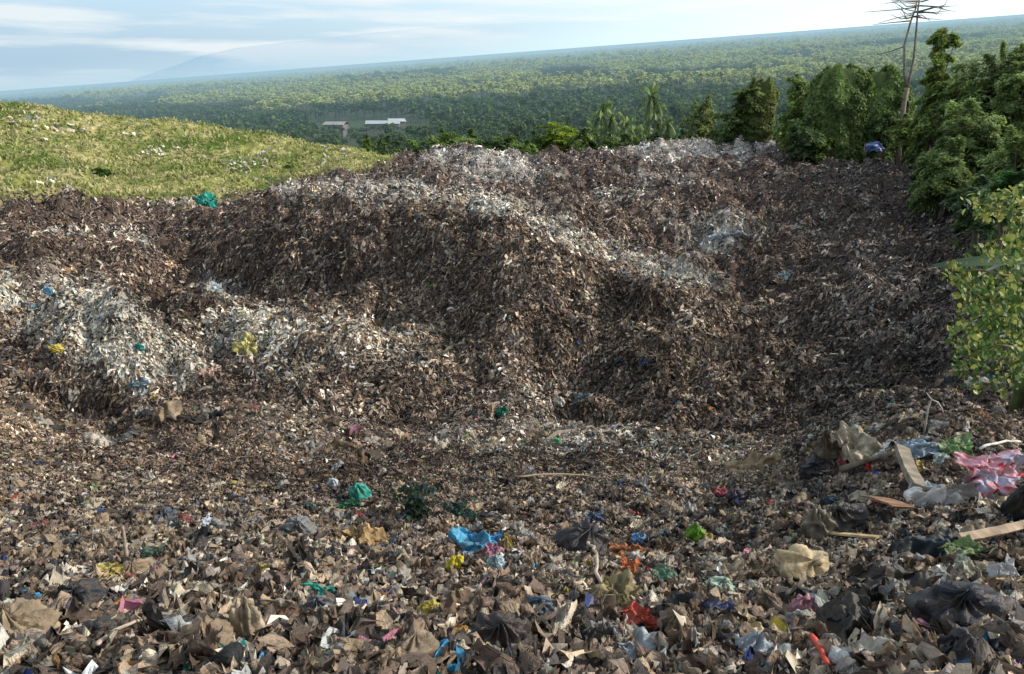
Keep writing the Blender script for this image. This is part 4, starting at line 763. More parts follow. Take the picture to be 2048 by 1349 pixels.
for k in range(46):
    u_ = 735 + k * 18.5 + random.uniform(-8, 8); top = np.interp(u_, [735, 860, 1000, 1100, 1300, 1560], [285, 262, 258, 262, 250, 235]) + random.uniform(-26, 14); w_ = random.uniform(38, 80); c3 = [(.12, .2, .07), (.17, .27, .07), (.08, .14, .06), (.2, .28, .09)][k % 4]
    ptree(u_, top, 330, w_, random.uniform(112, 132), name='bush', label='leafy green bush in the belt of bushes right behind the far ridge', N=1400, ls=.3, col=c3, seed=400 + k, trunk_r=.1, cat='bush', clumps=9, group='green bushes in the belt behind the far ridge')
for (u_, a_, b_, w_, Y_, c3) in [(1612, 210, 320, 90, 89, (.13, .20, .08)), (1770, 200, 300, 60, 90, (.14, .21, .08)), (1500, 150, 225, 70, 100, (.2, .26, .08)), (1470, 200, 285, 110, 100, (.14, .21, .07))]:
    ptree(u_, a_, b_, w_, Y_, name='climbing_creeper', label='leafy creeper hanging over the vine covered trees' if u_ > 1600 else 'leafy creeper over the leaning wedge of vines', N=3200, ls=.24, col=c3, seed=int(u_), trunk_r=.06, cat='creeper', clumps=20, group='creepers over the vine covered trees' if u_ > 1600 else 'creepers over the leaning wedge')
# leaning wedge of creepers
def vine(name, label, u0, u1, v0, v1, Y, seed, col, lean=0., N=17000):
    """tree smothered by hanging creepers: a curtain of leaves round a ragged tower"""
    rg = np.random.default_rng(seed); pc = at((u0 + u1) / 2, v1, Y); pt = at((u0 + u1) / 2, v0, Y); s = (Y * cp) / FPX
    w = (u1 - u0) * s / 2; gz = float(hgt(np.array([pc[0]]), np.array([float(Y)]))[0]); Ht = pt[2] - gz
    o = obj(name, None, loc=(pc[0], Y, gz - .2), label=label, cat='tree')
    t = rg.random(N) ** .85; ph = rg.uniform(0, 2 * math.pi, N)
    top = 1 - .10 * np.abs(np.sin(ph * 1.5 + seed)) - .10 * vnoise(ph * 2.2, ph * 0, seed)
    z = t * Ht * top; k = 1 + .14 * np.sin(ph * 3 + seed) + .34 * (vnoise(ph * 1.9 + seed, z * .55, 3) - .5) + .22 * (vnoise(ph * 4.5 + seed, z * 1.1, 4) - .5) + .10 * t
    wr = w * k * np.sqrt(np.clip(1 - np.clip((t - .72) / .3, 0, 1) ** 2, .0, 1)) * (1 - lean * t * .75) * rg.uniform(.88, 1.03, N)
    x = np.cos(ph) * wr + lean * w * .75 * t; y = np.sin(ph) * wr * .8
    tint = (.55 + .55 * vnoise(ph * 2.2, z * .35, seed)) * (.7 + .5 * t) * rg.uniform(.75, 1.25, N)
    V, F = leaf_quads(np.stack([x, y, z], -1), np.stack([np.cos(ph), np.sin(ph), .35 + 0 * z], -1) + rg.normal(0, .45, (N, 3)), rg.uniform(.14, .30, N), rg.uniform(.10, .2, N), rg)
    obj('crown', mesh('crown', V, F, M_leafd, np.repeat(np.array(col)[None] * tint[:, None], 4, 0), False), parent=o)
    # dense core so that nothing shines through
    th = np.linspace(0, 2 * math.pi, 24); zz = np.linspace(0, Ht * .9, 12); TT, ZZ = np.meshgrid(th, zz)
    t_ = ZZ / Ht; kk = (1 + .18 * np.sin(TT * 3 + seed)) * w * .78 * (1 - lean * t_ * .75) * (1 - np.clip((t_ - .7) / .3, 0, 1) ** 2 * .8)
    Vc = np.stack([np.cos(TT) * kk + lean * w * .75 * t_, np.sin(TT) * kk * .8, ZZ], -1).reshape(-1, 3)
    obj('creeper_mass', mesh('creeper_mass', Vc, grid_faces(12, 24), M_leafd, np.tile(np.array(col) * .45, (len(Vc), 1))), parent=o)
    obj('trunk', tube_mesh('trunk', [(0, 0, -1), (0, 0, Ht * .5), (lean * w * .5, 0, Ht * .85)], [.3, .25, .12], M_bark, (.12, .1, .08), 7), parent=o)
vine('vine_covered_tree', 'left one of two trees smothered in hanging creepers', 1606, 1722, 112, 300, 92, 3, (.20, .29, .09))
vine('vine_covered_tree', 'right one of two trees smothered in hanging creepers', 1694, 1800, 120, 300, 93, 8, (.19, .28, .09))
vine('vine_covered_tree', 'leaning wedge of yellow green creepers left of the tall vines', 1430, 1545, 148, 285, 101, 5, (.2, .24, .07), lean=.85, N=14000)

# bare tree
Yd = 90.
def D(u, v, dy=0): q = at(u, v, Yd + dy); return q
b0 = D(1800, 300); b0[2] = float(hgt(np.array([b0[0]]), np.array([Yd]))[0])
o = obj('bare_tree', None, loc=b0, label='tall dead tree with bare branches and a forked trunk', cat='tree')
def rel(L): return [q - b0 for q in L]
obj('trunk', tube_mesh('trunk', rel([b0 - np.array([0, 0, .5]), D(1803, 250), D(1808, 205), D(1815, 176)]), [.36, .28, .25, .22], M_bark, (.22, .18, .15), 9, .06, 1), parent=o)
obj('fork', tube_mesh('fork', rel([D(1815, 178), D(1809, 150), D(1809, 90), D(1822, 42), D(1832, 16), D(1836, -30)]), [.17, .14, .12, .10, .08, .03], M_bark, (.2, .17, .15), 7, .05, 2), parent=o)
obj('fork', tube_mesh('fork', rel([D(1815, 178), D(1820, 155), D(1828, 115), D(1834, 45), D(1836, 18), D(1841, -10), D(1846, -60)]), [.17, .14, .12, .10, .09, .06, .02], M_bark, (.2, .17, .15), 7, .05, 3), parent=o)
BRL = [[(1832,15),(1790,20),(1726,25)],[(1840,12),(1880,14),(1916,12)],[(1838,26),(1860,25),(1874,29),(1892,6),(1896,-20)],[(1826,30),(1795,36),(1756,47)],[(1809,93),(1785,102),(1753,110)],[(1838,4),(1800,2),(1770,8)],[(1842,4),(1880,-6),(1920,-10)],[(1834,8),(1815,6),(1785,6)],[(1810,120),(1800,116)],[(1822,42),(1780,46),(1745,50)],[(1876,14),(1890,20),(1912,24)]]
for k in range(16):
    a_, b_ = random.choice([(1833, 12), (1840, 2), (1826, 34), (1836, 24)]); sg = random.choice((-1, 1)); l_ = random.uniform(18, 60)
    BRL.append([(a_, b_), (a_ + sg * l_ * .5, b_ + random.uniform(-10, 6)), (a_ + sg * l_, b_ + random.uniform(-26, 10))])
for i, b in enumerate(BRL):
    n_ = len(b); obj('branch', tube_mesh('branch', rel([D(u, v, (-1) ** i * 1.2 * k) for k, (u, v) in enumerate(b)]), [.085 * (1 - .75 * k / (n_ - 1)) for k in range(n_)], M_bark, (.22, .19, .17), 5, .05, i), parent=o)
# blue tarp shelter beside the bare tree
p = at(1746, 300, 84.); p[2] = max(float(hgt(np.array([p[0]]), np.array([84.]))[0]), p[2] - .3); s = px(p, 1)
sh = obj('tarp_shelter', None, loc=p, label='small shelter of blue tarpaulin on poles beside the bare tree', cat='shelter')
me = crumple_mesh('tarp', 38 * s, 22 * s, (.05, .16, .48), M_film, 901, 16, crum=.12); t_ = obj('tarp', me, parent=sh, loc=(0, -.3, 12 * s)); t_.rotation_euler = (R(62), 0, R(8))
for dx in (-15, 14):
    for dy in (-6, 8): obj('pole', tube_mesh('pole', [(dx * s, dy * s * .6, -.4), (dx * s, dy * s * .6, 18 * s)], .05, M_wood, (.3, .25, .2), 6), parent=sh)
# near tree with large yellow leaves (right edge)
o = obj('large_leaved_tree', None, loc=(0, 0, 0), label='near tree with big yellow green backlit leaves at the right edge', cat='tree')
base = at(2060, 860, 12.5); base[2] = float(hgt(np.array([base[0]]), np.array([12.5]))[0]) - .2; o.location = base
rg = np.random.default_rng(5); Ps = []; tw = []
stems = [[(2060,860),(2075,640),(2050,560),(1990,560)],[(2075,640),(2020,620),(1960,640)],[(2075,600),(2080,480),(2030,430),(1975,420)],[(2060,700),(2000,690),(1945,700)],[(2050,560),(1960,540),(1905,545)],[(2060,740),(2010,735),(1970,750)]]
clus = [(2020,400,40,30,60),(2000,500,46,24,40),(2000,415,50,22,60),(1962,405,34,20,36),(2035,455,20,40,40),(1912,545,26,24,34),(1930,560,20,14,16),(1985,565,50,20,50),(2025,600,30,36,60),(1945,600,34,24,46),(1985,640,40,26,56),(1925,660,26,30,44),(2030,680,24,40,50),(1965,690,36,22,40),(1920,715,22,26,30),(1990,720,44,20,44),(1950,755,18,26,26),(2003,765,16,24,20),(2038,530,20,24,26),(2036,745,14,26,20)]
for cu, cv, ru, rv, N in clus:
    N = int(N * 2.1); ru *= 1.15; rv *= 1.15
    a_ = rg.uniform(0, 6.28, N); r_ = np.sqrt(rg.random(N))
    for k in range(N):
        Ps.append(at(cu + math.cos(a_[k]) * r_[k] * ru, cv + math.sin(a_[k]) * r_[k] * rv, 12.5 + rg.normal(0, .6)))
Ps = np.array(Ps) - base; N = len(Ps)
def leaf_shapes(P, L, rg, cols, nv):
    """pointed oval leaves folded on the midrib, 6 faces each"""
    N = len(P); n_ = unit(nv); t = unit(rg.normal(0, .8, (N, 3)) + np.array([0, 0, -1.1])); t = unit(t - (t * n_).sum(-1, keepdims=True) * n_); b = np.cross(n_, t)
    T_ = np.array([0, .3, .65, 1.0]); Wd = np.array([.06, .36, .3, .02]); V = []
    for k in range(4):
        for sgn in (-1, 0, 1): V.append(P + t * (T_[k] * L)[:, None] + b * (sgn * Wd[k] * L)[:, None] + n_ * ((.08 * abs(sgn) - .18 * T_[k] ** 2) * L)[:, None])
    V = np.stack(V, 1).reshape(-1, 3); F = (grid_faces(4, 3)[None] + (np.arange(N) * 12)[:, None, None]).reshape(-1, 4)
    return V, F, np.repeat(cols, 12, 0)
zr = (Ps[:, 2] - Ps[:, 2].min()) / np.ptp(Ps[:, 2]); yl = (rg.random(N) < .16 + .42 * zr)[:, None] * rg.uniform(.6, 1, (N, 1))
V, F, cc = leaf_shapes(Ps, rg.uniform(.06, .125, N), rg, (np.array([.085, .15, .035]) * (1 - yl) + np.array([.42, .42, .10]) * yl) * rg.uniform(.45, 1.3, (N, 1)), rg.normal(0, .8, (N, 3)) + np.array([.3, -.6, .6]))
obj('foliage', mesh('foliage', V, F, M_leaf, cc), parent=o)
for i, L_ in enumerate(stems):
    pts = [at(u, v, 12.5 + .2 * math.sin(i + k)) - base for k, (u, v) in enumerate(L_)]
    if i == 0: pts = [np.array([0, 0, -.3])] + pts[1:]
    n_ = len(pts); r0 = .10 if i == 0 else .03
    obj('trunk' if i == 0 else 'branch', tube_mesh('branch', pts, [r0 * (1 - .8 * k / (n_ - 1)) for k in range(n_)], M_bark, (.13, .12, .08), 7, .06, i), parent=o)
# banana plant behind it
pb = at(2090, 520, 15.); gz = float(hgt(np.array([pb[0]]), np.array([15.]))[0])
o = obj('banana_plant', None, loc=(pb[0], 15., gz), label='banana plant with a broad green leaf and dry leaves at the right edge', cat='plant')
H = pb[2] - gz; obj('stem', tube_mesh('stem', [(0, 0, -.3), (.02, 0, H * .5), (0, 0, H)], [.14, .11, .07], M_bark, (.14, .17, .07), 9, .04, 1), parent=o)
def bleaf(name, tip, wid, col, seed, sag=.3):
    n_ = 24; rg = np.random.default_rng(seed); tip = np.array(tip); s0 = np.array([0, 0, H]); V = []; T_ = np.linspace(0, 1, n_); d = unit(tip - s0); b = unit(np.cross(d, [0, -.35, 1.]))
    for t in T_:
        c_ = s0 + (tip - s0) * t + np.array([0, 0, sag * 4 * t * (1 - t) * .4]); w = wid * (math.sin(math.pi * min(1, t * .95 + .05)) ** .5) * (t > .12)
        for k in (-1, -.5, 0, .5, 1): V.append(c_ + b * w * k * (1 + rg.uniform(-.12, .05)) + np.array([0, 0, -abs(k) ** 1.5 * w * .5]))
    obj(name, mesh(name, np.array(V), grid_faces(n_, 5), M_leafd, np.array(col)[None] * rg.uniform(.85, 1.1, (n_ * 5, 1))), parent=o)
def rp(u, v, Y): return at(u, v, Y) - np.array([pb[0], 15., gz])
bleaf('leaf', rp(1862, 532, 14.6), .17, (.03, .07, .035), 1); bleaf('leaf', rp(2120, 400, 15.5), .2, (.06, .14, .05), 2); bleaf('dry_leaf', rp(1945, 560, 15.3), .06, (.36, .36, .28), 3, .5); bleaf('dry_leaf', rp(1985, 600, 15.), .06, (.3, .28, .2), 4, .6)
# dark weeds in the centre
def weeds(u, v, wpx, hpx, N, label, seed, col):
    p = hit(u, v + hpx * .4); s = px(p, 1); rg = np.random.default_rng(seed); o = obj('weed_plant', None, loc=p, label=label, cat='plant')
    w, h = wpx * s, hpx * s; P = np.stack([rg.normal(0, .28, N) * w, rg.normal(0, .25, N) * w, rg.random(N) ** .8 * h * .95], -1)
    V, F, cc = leaf_shapes(P, rg.uniform(.03, .07, N), rg, np.array(col)[None] * rg.uniform(.5, 1.5, (N, 1)), rg.normal(0, .6, (N, 3)) + np.array([0, -.3, .8]))
    obj('foliage', mesh('foliage', V, F, M_leafd, cc), parent=o)
    for k in range(9):
        q = np.array([rg.normal(0, .2) * w, rg.normal(0, .15) * w, h * rg.uniform(.6, 1)]); obj('stem', tube_mesh('stem', [(q[0] * .3, q[1] * .3, -.05), q * .6, q], [.008, .006, .003], M_bark, (.06, .08, .04), 5), parent=o)
weeds(832, 1010, 60, 80, 300, 'dark green weeds growing from the litter above the sky blue bag', 1, (.03, .055, .035))
weeds(915, 1025, 60, 30, 150, 'low dark green weeds right of the tall dark weeds', 2, (.025, .06, .045))

# prototypes for the far forest
def palm_proto(seed, fine=True):
    rg = np.random.default_rng(seed); H = rg.uniform(9, 12); lean = rg.normal(0, .6, 2); Vs, Fs, Cs, off = [], [], [], 0
    V, F = tube([(0, 0, -1), (lean[0] * .3, lean[1] * .3, H * .5), (lean[0], lean[1], H)], [.22, .17, .14], 5 if fine else 3, cap=False)
    Vs.append(V); Fs.append(np.array(F)); Cs.append(np.tile([.17, .15, .12], (len(V), 1))); off = len(V)
    nf = 15 if fine else 9
    for k in range(nf):
        a = k * 2.4 + rg.normal(0, .2); el = rg.uniform(-.15, 1.15); Lf = rg.uniform(2.8, 3.8); n_ = 7 if fine else 3
        for j in range(n_):
            t0, t1 = j / n_, (j + 1.25) / n_
            def P(t): r = Lf * t * math.cos(el * (1 - .4 * t)); return np.array([lean[0] + math.cos(a) * r, lean[1] + math.sin(a) * r, H + Lf * t * math.sin(el) - 2.1 * t * t * (1.1 - .3 * el)])
            A_, B_ = P(t0), P(min(t1, 1.02)); sd = np.array([-math.sin(a), math.cos(a), 0]); w = (.75 if fine else .85) * math.sin(math.pi * (.18 + .75 * t0))
            for sg in (-1, 1):
                q = [A_, B_, B_ + sd * sg * w - [0, 0, w * .55], (A_ + B_) / 2 + sd * sg * w * 1.05 - [0, 0, w * .65]]
                Vs.append(np.array(q)); Fs.append(np.arange(4)[None] + off); off += 4
                Cs.append(np.tile(np.array([.30, .34, .12]) * rg.uniform(.6, 1.35) * (.75 + .5 * (el > .4)), (4, 1)))
    return np.vstack(Vs), np.vstack(Fs), np.vstack(Cs)
def leafy_proto(seed, N, ls):
    rg = np.random.default_rng(seed); rx = rg.uniform(2.6, 4.2); rz = rg.uniform(3, 4.5); H = rz + 2.2
    V, F, cc, ce = crown(seed, N, rx, rz, ls, (.085, .14, .055), 9, dark=.35)
    Vt, Ft = tube([(0, 0, -1), (0, 0, H)], [.25, .15], 4, cap=False)
    # small solid core keeps the crown dense
    return np.vstack([V + [0, 0, H], Vt]), np.vstack([F, np.array(Ft) + len(V)]), np.vstack([cc, np.tile([.1, .08, .06], (len(Vt), 1))])
palm_f = [(V_, F_, C_ * np.array([.5, .62, .6])) for V_, F_, C_ in (palm_proto(s, True) for s in range(5))]; palm_c = [palm_proto(20 + s, False) for s in range(5)]
leafy_f = [leafy_proto(50 + s, 420, .42) for s in range(6)]; leafy_c = [leafy_proto(80 + s, 60, 1.0) for s in range(6)]
def ground_pts(y0, y1, spacing, amax=.86):
    n_ = int((y1 ** 2 - y0 ** 2) * amax / spacing ** 2); y = np.sqrt(rng.uniform(y0 ** 2, y1 ** 2, n_)); x = rng.uniform(-amax, amax, n_) * y; return x, y
X, Y = ground_pts(128, 380, 7.5)
def palmish(x, y):                      # plantations of palms, broadleaf in the gullies
    g = fbm(x / 160 + 3, y / 160, 3, 500); left = sstep(-.1, -.45, x / y) * (1 - sstep(500, 900, y)) * .25 + (1 - sstep(150, 300, y)) * .12
    return ((g - left) > .46) & (y > 340)
Z = fz(X, Y); U, Vp = proj(X, Y, Z + 8); vis = (U > -60) & (U < 2110) & ~((ell(U, Vp + 22, 735, 262, 105, 30) > .3) & (Y > 200))
pm = palmish(X, Y)
def to_mesh(name, pr, mat): return mesh(name, pr[0], pr[1], mat, pr[2], False)
me_p = [to_mesh('coconut_palm', q, M_leafd) for q in palm_f]; me_l = [to_mesh('forest_tree', q, M_leafd) for q in leafy_f]
taken = np.zeros(len(X), bool)
order = np.argsort(Y); cp_n = cl_n = 0
for i in order:
    if not vis[i]: continue
    zt = Z[i] + 12; uu_, vv_ = proj(X[i], Y[i], zt)
    lim = np.interp(uu_, [0, 150, 350, 560, 700, 770, 860, 1100, 1300, 1560, 1640, 1790, 1800, 2048], [214, 232, 248, 275, 298, 322, 292, 306, 284, 268, 122, 122, 190, 60])
    if vv_ > lim + 4: continue          # wholly behind the ridge
    if pm[i] and cp_n < 290:
        o = obj('coconut_palm', me_p[i % 5], loc=(X[i], Y[i], Z[i]), label='coconut palm in the plantation beyond the landfill', cat='palm', group='coconut palms in the near plantation'); cp_n += 1
    elif (not pm[i]) and cl_n < 290:
        o = obj('forest_tree', me_l[i % 6], loc=(X[i], Y[i], Z[i]), label='dark green broadleaf tree in the wood beyond the landfill', cat='tree', group='broadleaf trees in the near wood'); cl_n += 1
    else: continue
    taken[i] = True; s = random.uniform(.9, 1.35); o.scale = (s, s, s * random.uniform(.9, 1.1)); o.rotation_euler = (0, 0, random.uniform(0, 6.28))
# trees that half hide the sheds
for k in range(16):
    u_ = 628 + k * 13.5 + random.uniform(-4, 4); Yp = 374 + random.uniform(-14, 8); q = at(u_, random.uniform(243, 251), Yp); gz = float(fz(q[0], Yp)); h = q[2] - gz
    o = obj('forest_tree', me_l[k % 6], loc=(q[0], Yp, gz), label='dark broadleaf tree half hiding the pale roofed sheds', cat='tree', group='trees in front of the sheds')
    s = max(h, 4) / 10.5; o.scale = (max(s, .7), max(s, .7), s); o.rotation_euler = (0, 0, k * 1.7)
# the group of palms that shows above the ridge
for k, (u, vt, Yp) in enumerate([(1205, 205, 150), (1222, 215, 158), (1250, 208, 150), (1262, 222, 156), (1298, 190, 146), (1312, 212, 152), (1336, 225, 150), (1185, 228, 160), (1283, 226, 165)]):
    q = at(u, vt, Yp); gz = float(fz(q[0], float(Yp))); h = q[2] - gz
    me_ = me_p[k % 5]; o = obj('coconut_palm', me_, loc=(q[0], Yp, gz), label='coconut palm in the clump that rises behind the far ridge', cat='palm', group='coconut palms clumped behind the far ridge')
    s = h / 12.0; o.scale = (.62, .62, s); o.rotation_euler = (0, 0, k * 1.3)
def bulk(name, label, protos_, x, y, z, sc_, tint):
    Vs, Fs, Cs, off = [], [], [], 0; which = rng.integers(0, len(protos_), len(x)); rot = rng.uniform(0, 6.28, len(x))
    for k, (V, F, cc) in enumerate(protos_):
        m = which == k; n_ = m.sum()
        if not n_: continue
        c_, s_ = np.cos(rot[m])[:, None], np.sin(rot[m])[:, None]; S = sc_[m][:, None]
        VX = (V[None, :, 0] * c_ - V[None, :, 1] * s_) * S + x[m][:, None]; VY = (V[None, :, 0] * s_ + V[None, :, 1] * c_) * S + y[m][:, None]; VZ = V[None, :, 2] * S * .95 + z[m][:, None]
        Vs.append(np.stack([VX, VY, VZ], -1).reshape(-1, 3).astype(np.float32)); Fs.append((F[None] + (np.arange(n_) * len(V))[:, None, None]).reshape(-1, 4) + off); Cs.append((cc[None] * tint[m][:, None, None]).reshape(-1, 3).astype(np.float32)); off += n_ * len(V)
    obj(name, mesh(name, np.vstack(Vs), np.vstack(Fs), M_leafd, np.vstack(Cs), False), label=label, cat='forest', kind='stuff')
m = ~taken & vis & (Y > 150)
xs, ys, sz_ = [X[m]], [Y[m]], [rng.uniform(.8, 1.2, m.sum())]
for y0, y1, sp_ in ((380, 700, 8.5), (700, 1100, 9.5), (1100, 1700, 13), (1700, 2600, 19), (2600, 4200, 28), (4200, 6800, 42)):
    x_, y_ = ground_pts(y0, y1, sp_); xs.append(x_); ys.append(y_); sz_.append(rng.uniform(.8, 1.25, len(x_)) * max(1, (sp_ / 9.0) ** .8))
x = np.concatenate(xs); y = np.concatenate(ys); s = np.concatenate(sz_); z = fz(x, y); pm = palmish(x, y); U, Vv = proj(x, y, z)
dk = np.maximum.reduce([ell(U, Vv, 1145, 160, 65, 10), ell(U, Vv, 1300, 160, 30, 6), ell(U, Vv, 60, 215, 140, 14) * .5])
pm &= dk < .3
clear = (ell(U, Vv, 735, 268, 110, 26) > .3) & (y < 520)
keep = ~clear & (U > -80) & (U < 2130)
tint = (.75 + .5 * fbm(x / 60, y / 60, 2, 7)) * (1 - .45 * dk)
z = np.where(y > 2000, z - (s - 1) * 3, z)
for nm, lb, pr, mk in (('palm_plantation', 'wide coconut palm plantation covering the volcano flank', palm_c, pm), ('far_woods', 'dark broadleaf woods scattered among the palm plantations', leafy_c, ~pm)):
    k = keep & mk; bulk(nm, lb, pr, x[k], y[k], z[k], s[k], tint[k])
# forest floor reaching the horizon
fa = np.linspace(-1.3, 1.3, 200); ft = np.exp(np.linspace(math.log(100), math.log(7600), 260)); FA, FY = np.meshgrid(fa, ft, indexing='ij'); FX = FA * FY
FZ = fz(FX, FY) - 60 * sstep(6900, 7600, FY); cc = np.array([.05, .07, .03])[None, None] * (.6 + .8 * fbm(FX / 30, FY / 30, 3, 4))[..., None]
FZ = np.where(FY < 128, FZ - 4, FZ)
obj('forest_floor', mesh('forest_floor', np.stack([FX, FY, FZ], -1).reshape(-1, 3), grid_faces(200, 260), M_ground, cc.reshape(-1, 3)), kind='structure')
obj('coastal_plain', mesh('coastal_plain', np.array([(-40000, 100, -260), (40000, 100, -260), (40000, 50000, -260), (-40000, 50000, -260)], float), np.array([[0, 1, 2, 3]]), M_ground, np.tile([.08, .12, .12], (4, 1))), kind='structure')

# sheds in the wood
def shed(u, v, Y, w, d, h, roofc, label, rot):
    h *= .6; w *= .85
    q = at(u, v, Y); gz = float(fz(q[0], float(Y))); z0 = q[2] - h - 1.4; o = obj('shed', None, loc=(q[0], Y, z0), label=label, cat='shed'); o.rotation_euler = (0, 0, rot)
    W2, D2 = w / 2, d / 2
    V = [(-W2, -D2, -6), (W2, -D2, -6), (W2, D2, -6), (-W2, D2, -6), (-W2, -D2, h), (W2, -D2, h), (W2, D2, h), (-W2, D2, h)]
    obj('wall', mesh('wall', np.array(V, float), np.array([(0, 1, 5, 4), (1, 2, 6, 5), (2, 3, 7, 6), (3, 0, 4, 7)]), M_roof, np.tile([.16, .14, .13], (8, 1)), False), parent=o)
    e = .6; V = [(-W2 - e, -D2 - e, h - .1), (W2 + e, -D2 - e, h - .1), (W2 + e, 0, h + 1.3), (-W2 - e, 0, h + 1.3), (W2 + e, D2 + e, h - .1), (-W2 - e, D2 + e, h - .1)]
    obj('roof', mesh('roof', np.array(V, float), np.array([(0, 1, 2, 3), (3, 2, 4, 5)]), M_roof, np.tile(roofc, (6, 1)), False), parent=o)
    for k in range(4):
        x_ = -W2 + w * (k + .6) / 4.4; obj('window', mesh('window', np.array([(x_, -D2 - .03, 1), (x_ + 1.2, -D2 - .03, 1), (x_ + 1.2, -D2 - .03, h - .6), (x_, -D2 - .03, h - .6)], float), np.array([[0, 1, 2, 3]]), M_roof, np.tile([.03, .03, .035], (4, 1)), False), parent=o)
shed(766, 241, 400, 18, 10, 2.6, [.36, .39, .41], 'long shed with a pale grey metal roof among the dark trees', .1)
shed(672, 243, 396, 11, 8, 2.6, [.28, .26, .25], 'smaller shed with a dull roof left of the long shed', -.15)
shed(792, 237, 420, 9, 8, 2.4, [.4, .42, .44], 'small shed with a whitish roof behind the right end of the long shed', .3)

# ------------------------------------------------------------------ far mountain
def mountain():
    Y = 26000.; prof_ = [(120, 190), (230, 172), (300, 148), (350, 132), (400, 112), (470, 96), (560, 86), (640, 78), (720, 68), (820, 58), (940, 50), (1100, 44), (1300, 40), (1500, 36), (1700, 30), (2000, 60), (2300, 90)]
    us = np.linspace(120, 2300, 160); top = np.interp(us, [q[0] for q in prof_], [q[1] for q in prof_]) + 2.0 * (fbm(us / 30, us * 0, 3, 9) - .5)
    V = []; 
    for u, t in zip(us, top):
        a = at(u, t, Y); 
        for k, f in enumerate((0, .35, .7, 1.)): V.append((a[0], Y - 4000 * (1 - f), a[2] * f - 300 * (1 - f)))
    nt = NT_('hazy_mountain'); tc = nt.n('ShaderNodeTexCoord').outputs['Object']; sx = nt.n('ShaderNodeSeparateXYZ'); nt.l(tc, sx.inputs[0])
    d = nt.n('ShaderNodeBsdfDiffuse'); d.inputs[0].default_value = (.16, .34, .50, 1)  # aerial haze painted as blue surface colour, fading out by transparency below
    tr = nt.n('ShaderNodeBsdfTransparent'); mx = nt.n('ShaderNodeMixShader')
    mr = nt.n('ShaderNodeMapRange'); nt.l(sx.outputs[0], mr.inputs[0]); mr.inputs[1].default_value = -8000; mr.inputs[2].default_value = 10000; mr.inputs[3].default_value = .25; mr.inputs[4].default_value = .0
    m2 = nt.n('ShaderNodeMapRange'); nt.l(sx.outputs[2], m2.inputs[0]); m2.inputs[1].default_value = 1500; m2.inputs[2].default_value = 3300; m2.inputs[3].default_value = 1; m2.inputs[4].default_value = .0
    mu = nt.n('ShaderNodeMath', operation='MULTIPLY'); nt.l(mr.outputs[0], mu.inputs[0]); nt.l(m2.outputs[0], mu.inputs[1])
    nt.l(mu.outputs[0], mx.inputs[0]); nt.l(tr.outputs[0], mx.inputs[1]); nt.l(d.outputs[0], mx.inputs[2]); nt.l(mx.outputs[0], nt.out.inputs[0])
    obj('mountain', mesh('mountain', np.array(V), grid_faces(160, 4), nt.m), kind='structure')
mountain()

# ------------------------------------------------------------------ haze lying over the flank (absorbing and glowing air, real volume)
SIG = 1 / 2600.
hv = []
for a_, Y_ in ((-1.25, 125.), (1.25, 125.), (1.25, 7400.), (-1.25, 7400.)):
    b_ = .049 * Y_ + .071 * a_ * Y_ - 30
    hv.append((a_ * Y_, Y_, b_ - 120, b_ + 30 + Y_ * .005))
V = [(q[0], q[1], q[2]) for q in hv] + [(q[0], q[1], q[3]) for q in hv]
me = bpy.data.meshes.new('haze'); me.from_pydata(V, [], [(3, 2, 1, 0), (4, 5, 6, 7), (0, 1, 5, 4), (1, 2, 6, 5), (2, 3, 7, 6), (3, 0, 4, 7)])
nt = NT_('haze'); va = nt.n('ShaderNodeVolumeAbsorption', i_Density=SIG); va.inputs['Color'].default_value = (0, 0, 0, 1)
em = nt.n('ShaderNodeEmission'); em.inputs[0].default_value = (.37, .57, .68, 1); em.inputs[1].default_value = SIG
ad = nt.n('ShaderNodeAddShader'); nt.l(va.outputs[0], ad.inputs[0]); nt.l(em.outputs[0], ad.inputs[1]); nt.l(ad.outputs[0], nt.out.inputs['Volume'])
me.materials.append(nt.m); obj('haze', me, kind='structure')

# ------------------------------------------------------------------ daylight
SAZ, SEL = 92, 31      # sun to the right and a little ahead
w = bpy.data.worlds.new('World'); sc.world = w; w.use_nodes = True; t = w.node_tree; t.nodes.clear()
def wn(tp, **k):
    o = t.nodes.new(tp)
    for a, b in k.items(): setattr(o, a, b)
    return o
out = wn('ShaderNodeOutputWorld'); bg = wn('ShaderNodeBackground'); sky = wn('ShaderNodeTexSky', sky_type='NISHITA'); sky.sun_disc = False
sky.sun_elevation = R(SEL); sky.sun_rotation = R(SAZ); sky.air_density = 1.0; sky.dust_density = .6; sky.ozone_density = 1.5
bg.inputs[1].default_value = .15
tc = wn('ShaderNodeTexCoord'); mp = wn('ShaderNodeMapping'); mp.inputs['Scale'].default_value = (1.4, 1.4, 16); mp.inputs['Rotation'].default_value = (0, R(-4), 0); t.links.new(tc.outputs['Generated'], mp.inputs[0])
nz = wn('ShaderNodeTexNoise'); nz.inputs['Scale'].default_value = 2.6; nz.inputs['Detail'].default_value = 7; nz.inputs['Roughness'].default_value = .55; t.links.new(mp.outputs[0], nz.inputs['Vector'])
cr = wn('ShaderNodeValToRGB'); cr.color_ramp.elements[0].position = .42; cr.color_ramp.elements[1].position = .58; t.links.new(nz.outputs[0], cr.inputs[0])
sx = wn('ShaderNodeSeparateXYZ'); t.links.new(tc.outputs['Generated'], sx.inputs[0])
def mr(src, a, b, c=0., d=1.):
    o = wn('ShaderNodeMapRange', interpolation_type='SMOOTHSTEP'); t.links.new(src, o.inputs[0])
    for i_, q in enumerate((a, b, c, d)): o.inputs[i_ + 1].default_value = q
    return o.outputs[0]
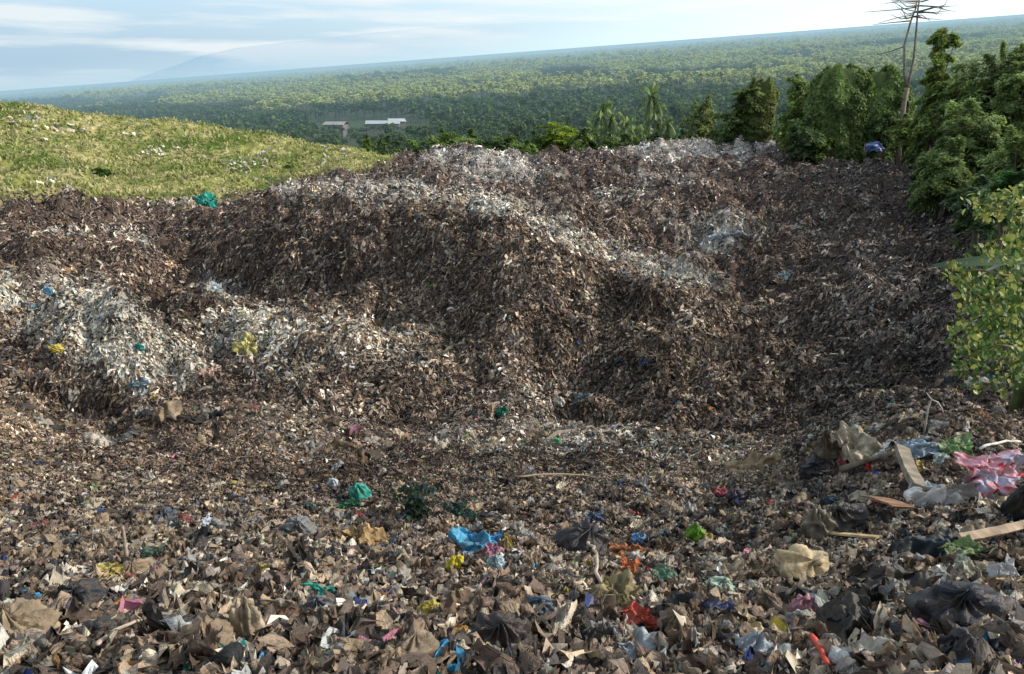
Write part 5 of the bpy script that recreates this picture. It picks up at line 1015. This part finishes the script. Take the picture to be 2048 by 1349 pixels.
def mt(op, a, b):
    o = wn('ShaderNodeMath', operation=op)
    for i_, q in enumerate((a, b)):
        if hasattr(q, 'links'): t.links.new(q, o.inputs[i_])
        else: o.inputs[i_].default_value = q
    return o.outputs[0]
def mc(f, a, b):
    o = wn('ShaderNodeMix', data_type='RGBA')
    for q, i_ in ((f, 0), (a, 6), (b, 7)):
        if hasattr(q, 'links'): t.links.new(q, o.inputs[i_])
        else: o.inputs[i_].default_value = q if i_ == 0 else (*q, 1)
    return o.outputs[2]
side = mr(sx.outputs[0], -.55, .6)                       # brighter towards the sun
hazec = mc(side, (2.5, 4.1, 5.3), (5.6, 7.1, 7.4))
low = mr(sx.outputs[2], .22, .02)
br = wn('ShaderNodeMix', data_type='RGBA', blend_type='MULTIPLY'); br.inputs[0].default_value = 1; t.links.new(sky.outputs[0], br.inputs[6]); br.inputs[7].default_value = (2.5, 2.3, 2.1, 1)
c1 = mc(mt('MULTIPLY', low, .9), br.outputs[2], hazec)
lift = mr(mt('SUBTRACT', sx.outputs[2], mt('MULTIPLY', sx.outputs[0], .085)), .045, .085)
grey = mc(mt('MULTIPLY', lift, .55), c1, mc(side, (2.3, 3.2, 4.5), (6.0, 6.7, 6.9)))
cl = mc(mt('MULTIPLY', mt('MULTIPLY', cr.outputs[0], lift), .9), grey, mc(side, (5.6, 6.1, 6.3), (6.8, 7.1, 7.1)))
t.links.new(cl, bg.inputs[0]); t.links.new(bg.outputs[0], out.inputs[0])
ld = bpy.data.lights.new('sun', 'SUN'); ld.energy = 4.7; ld.angle = R(.5); ld.color = (1, .92, .82)
lo = bpy.data.objects.new('sun', ld); C.objects.link(lo)
dv = Vector((math.sin(R(SAZ)) * math.cos(R(SEL)), math.cos(R(SAZ)) * math.cos(R(SEL)), math.sin(R(SEL))))
lo.rotation_euler = dv.to_track_quat('Z', 'Y').to_euler(); lo.location = dv * 60
sc.view_settings.view_transform = 'Standard'; sc.view_settings.look = 'None'; sc.view_settings.exposure = 0
sc.cycles.max_bounces = 6; sc.cycles.transparent_max_bounces = 8; sc.cycles.volume_bounces = 0
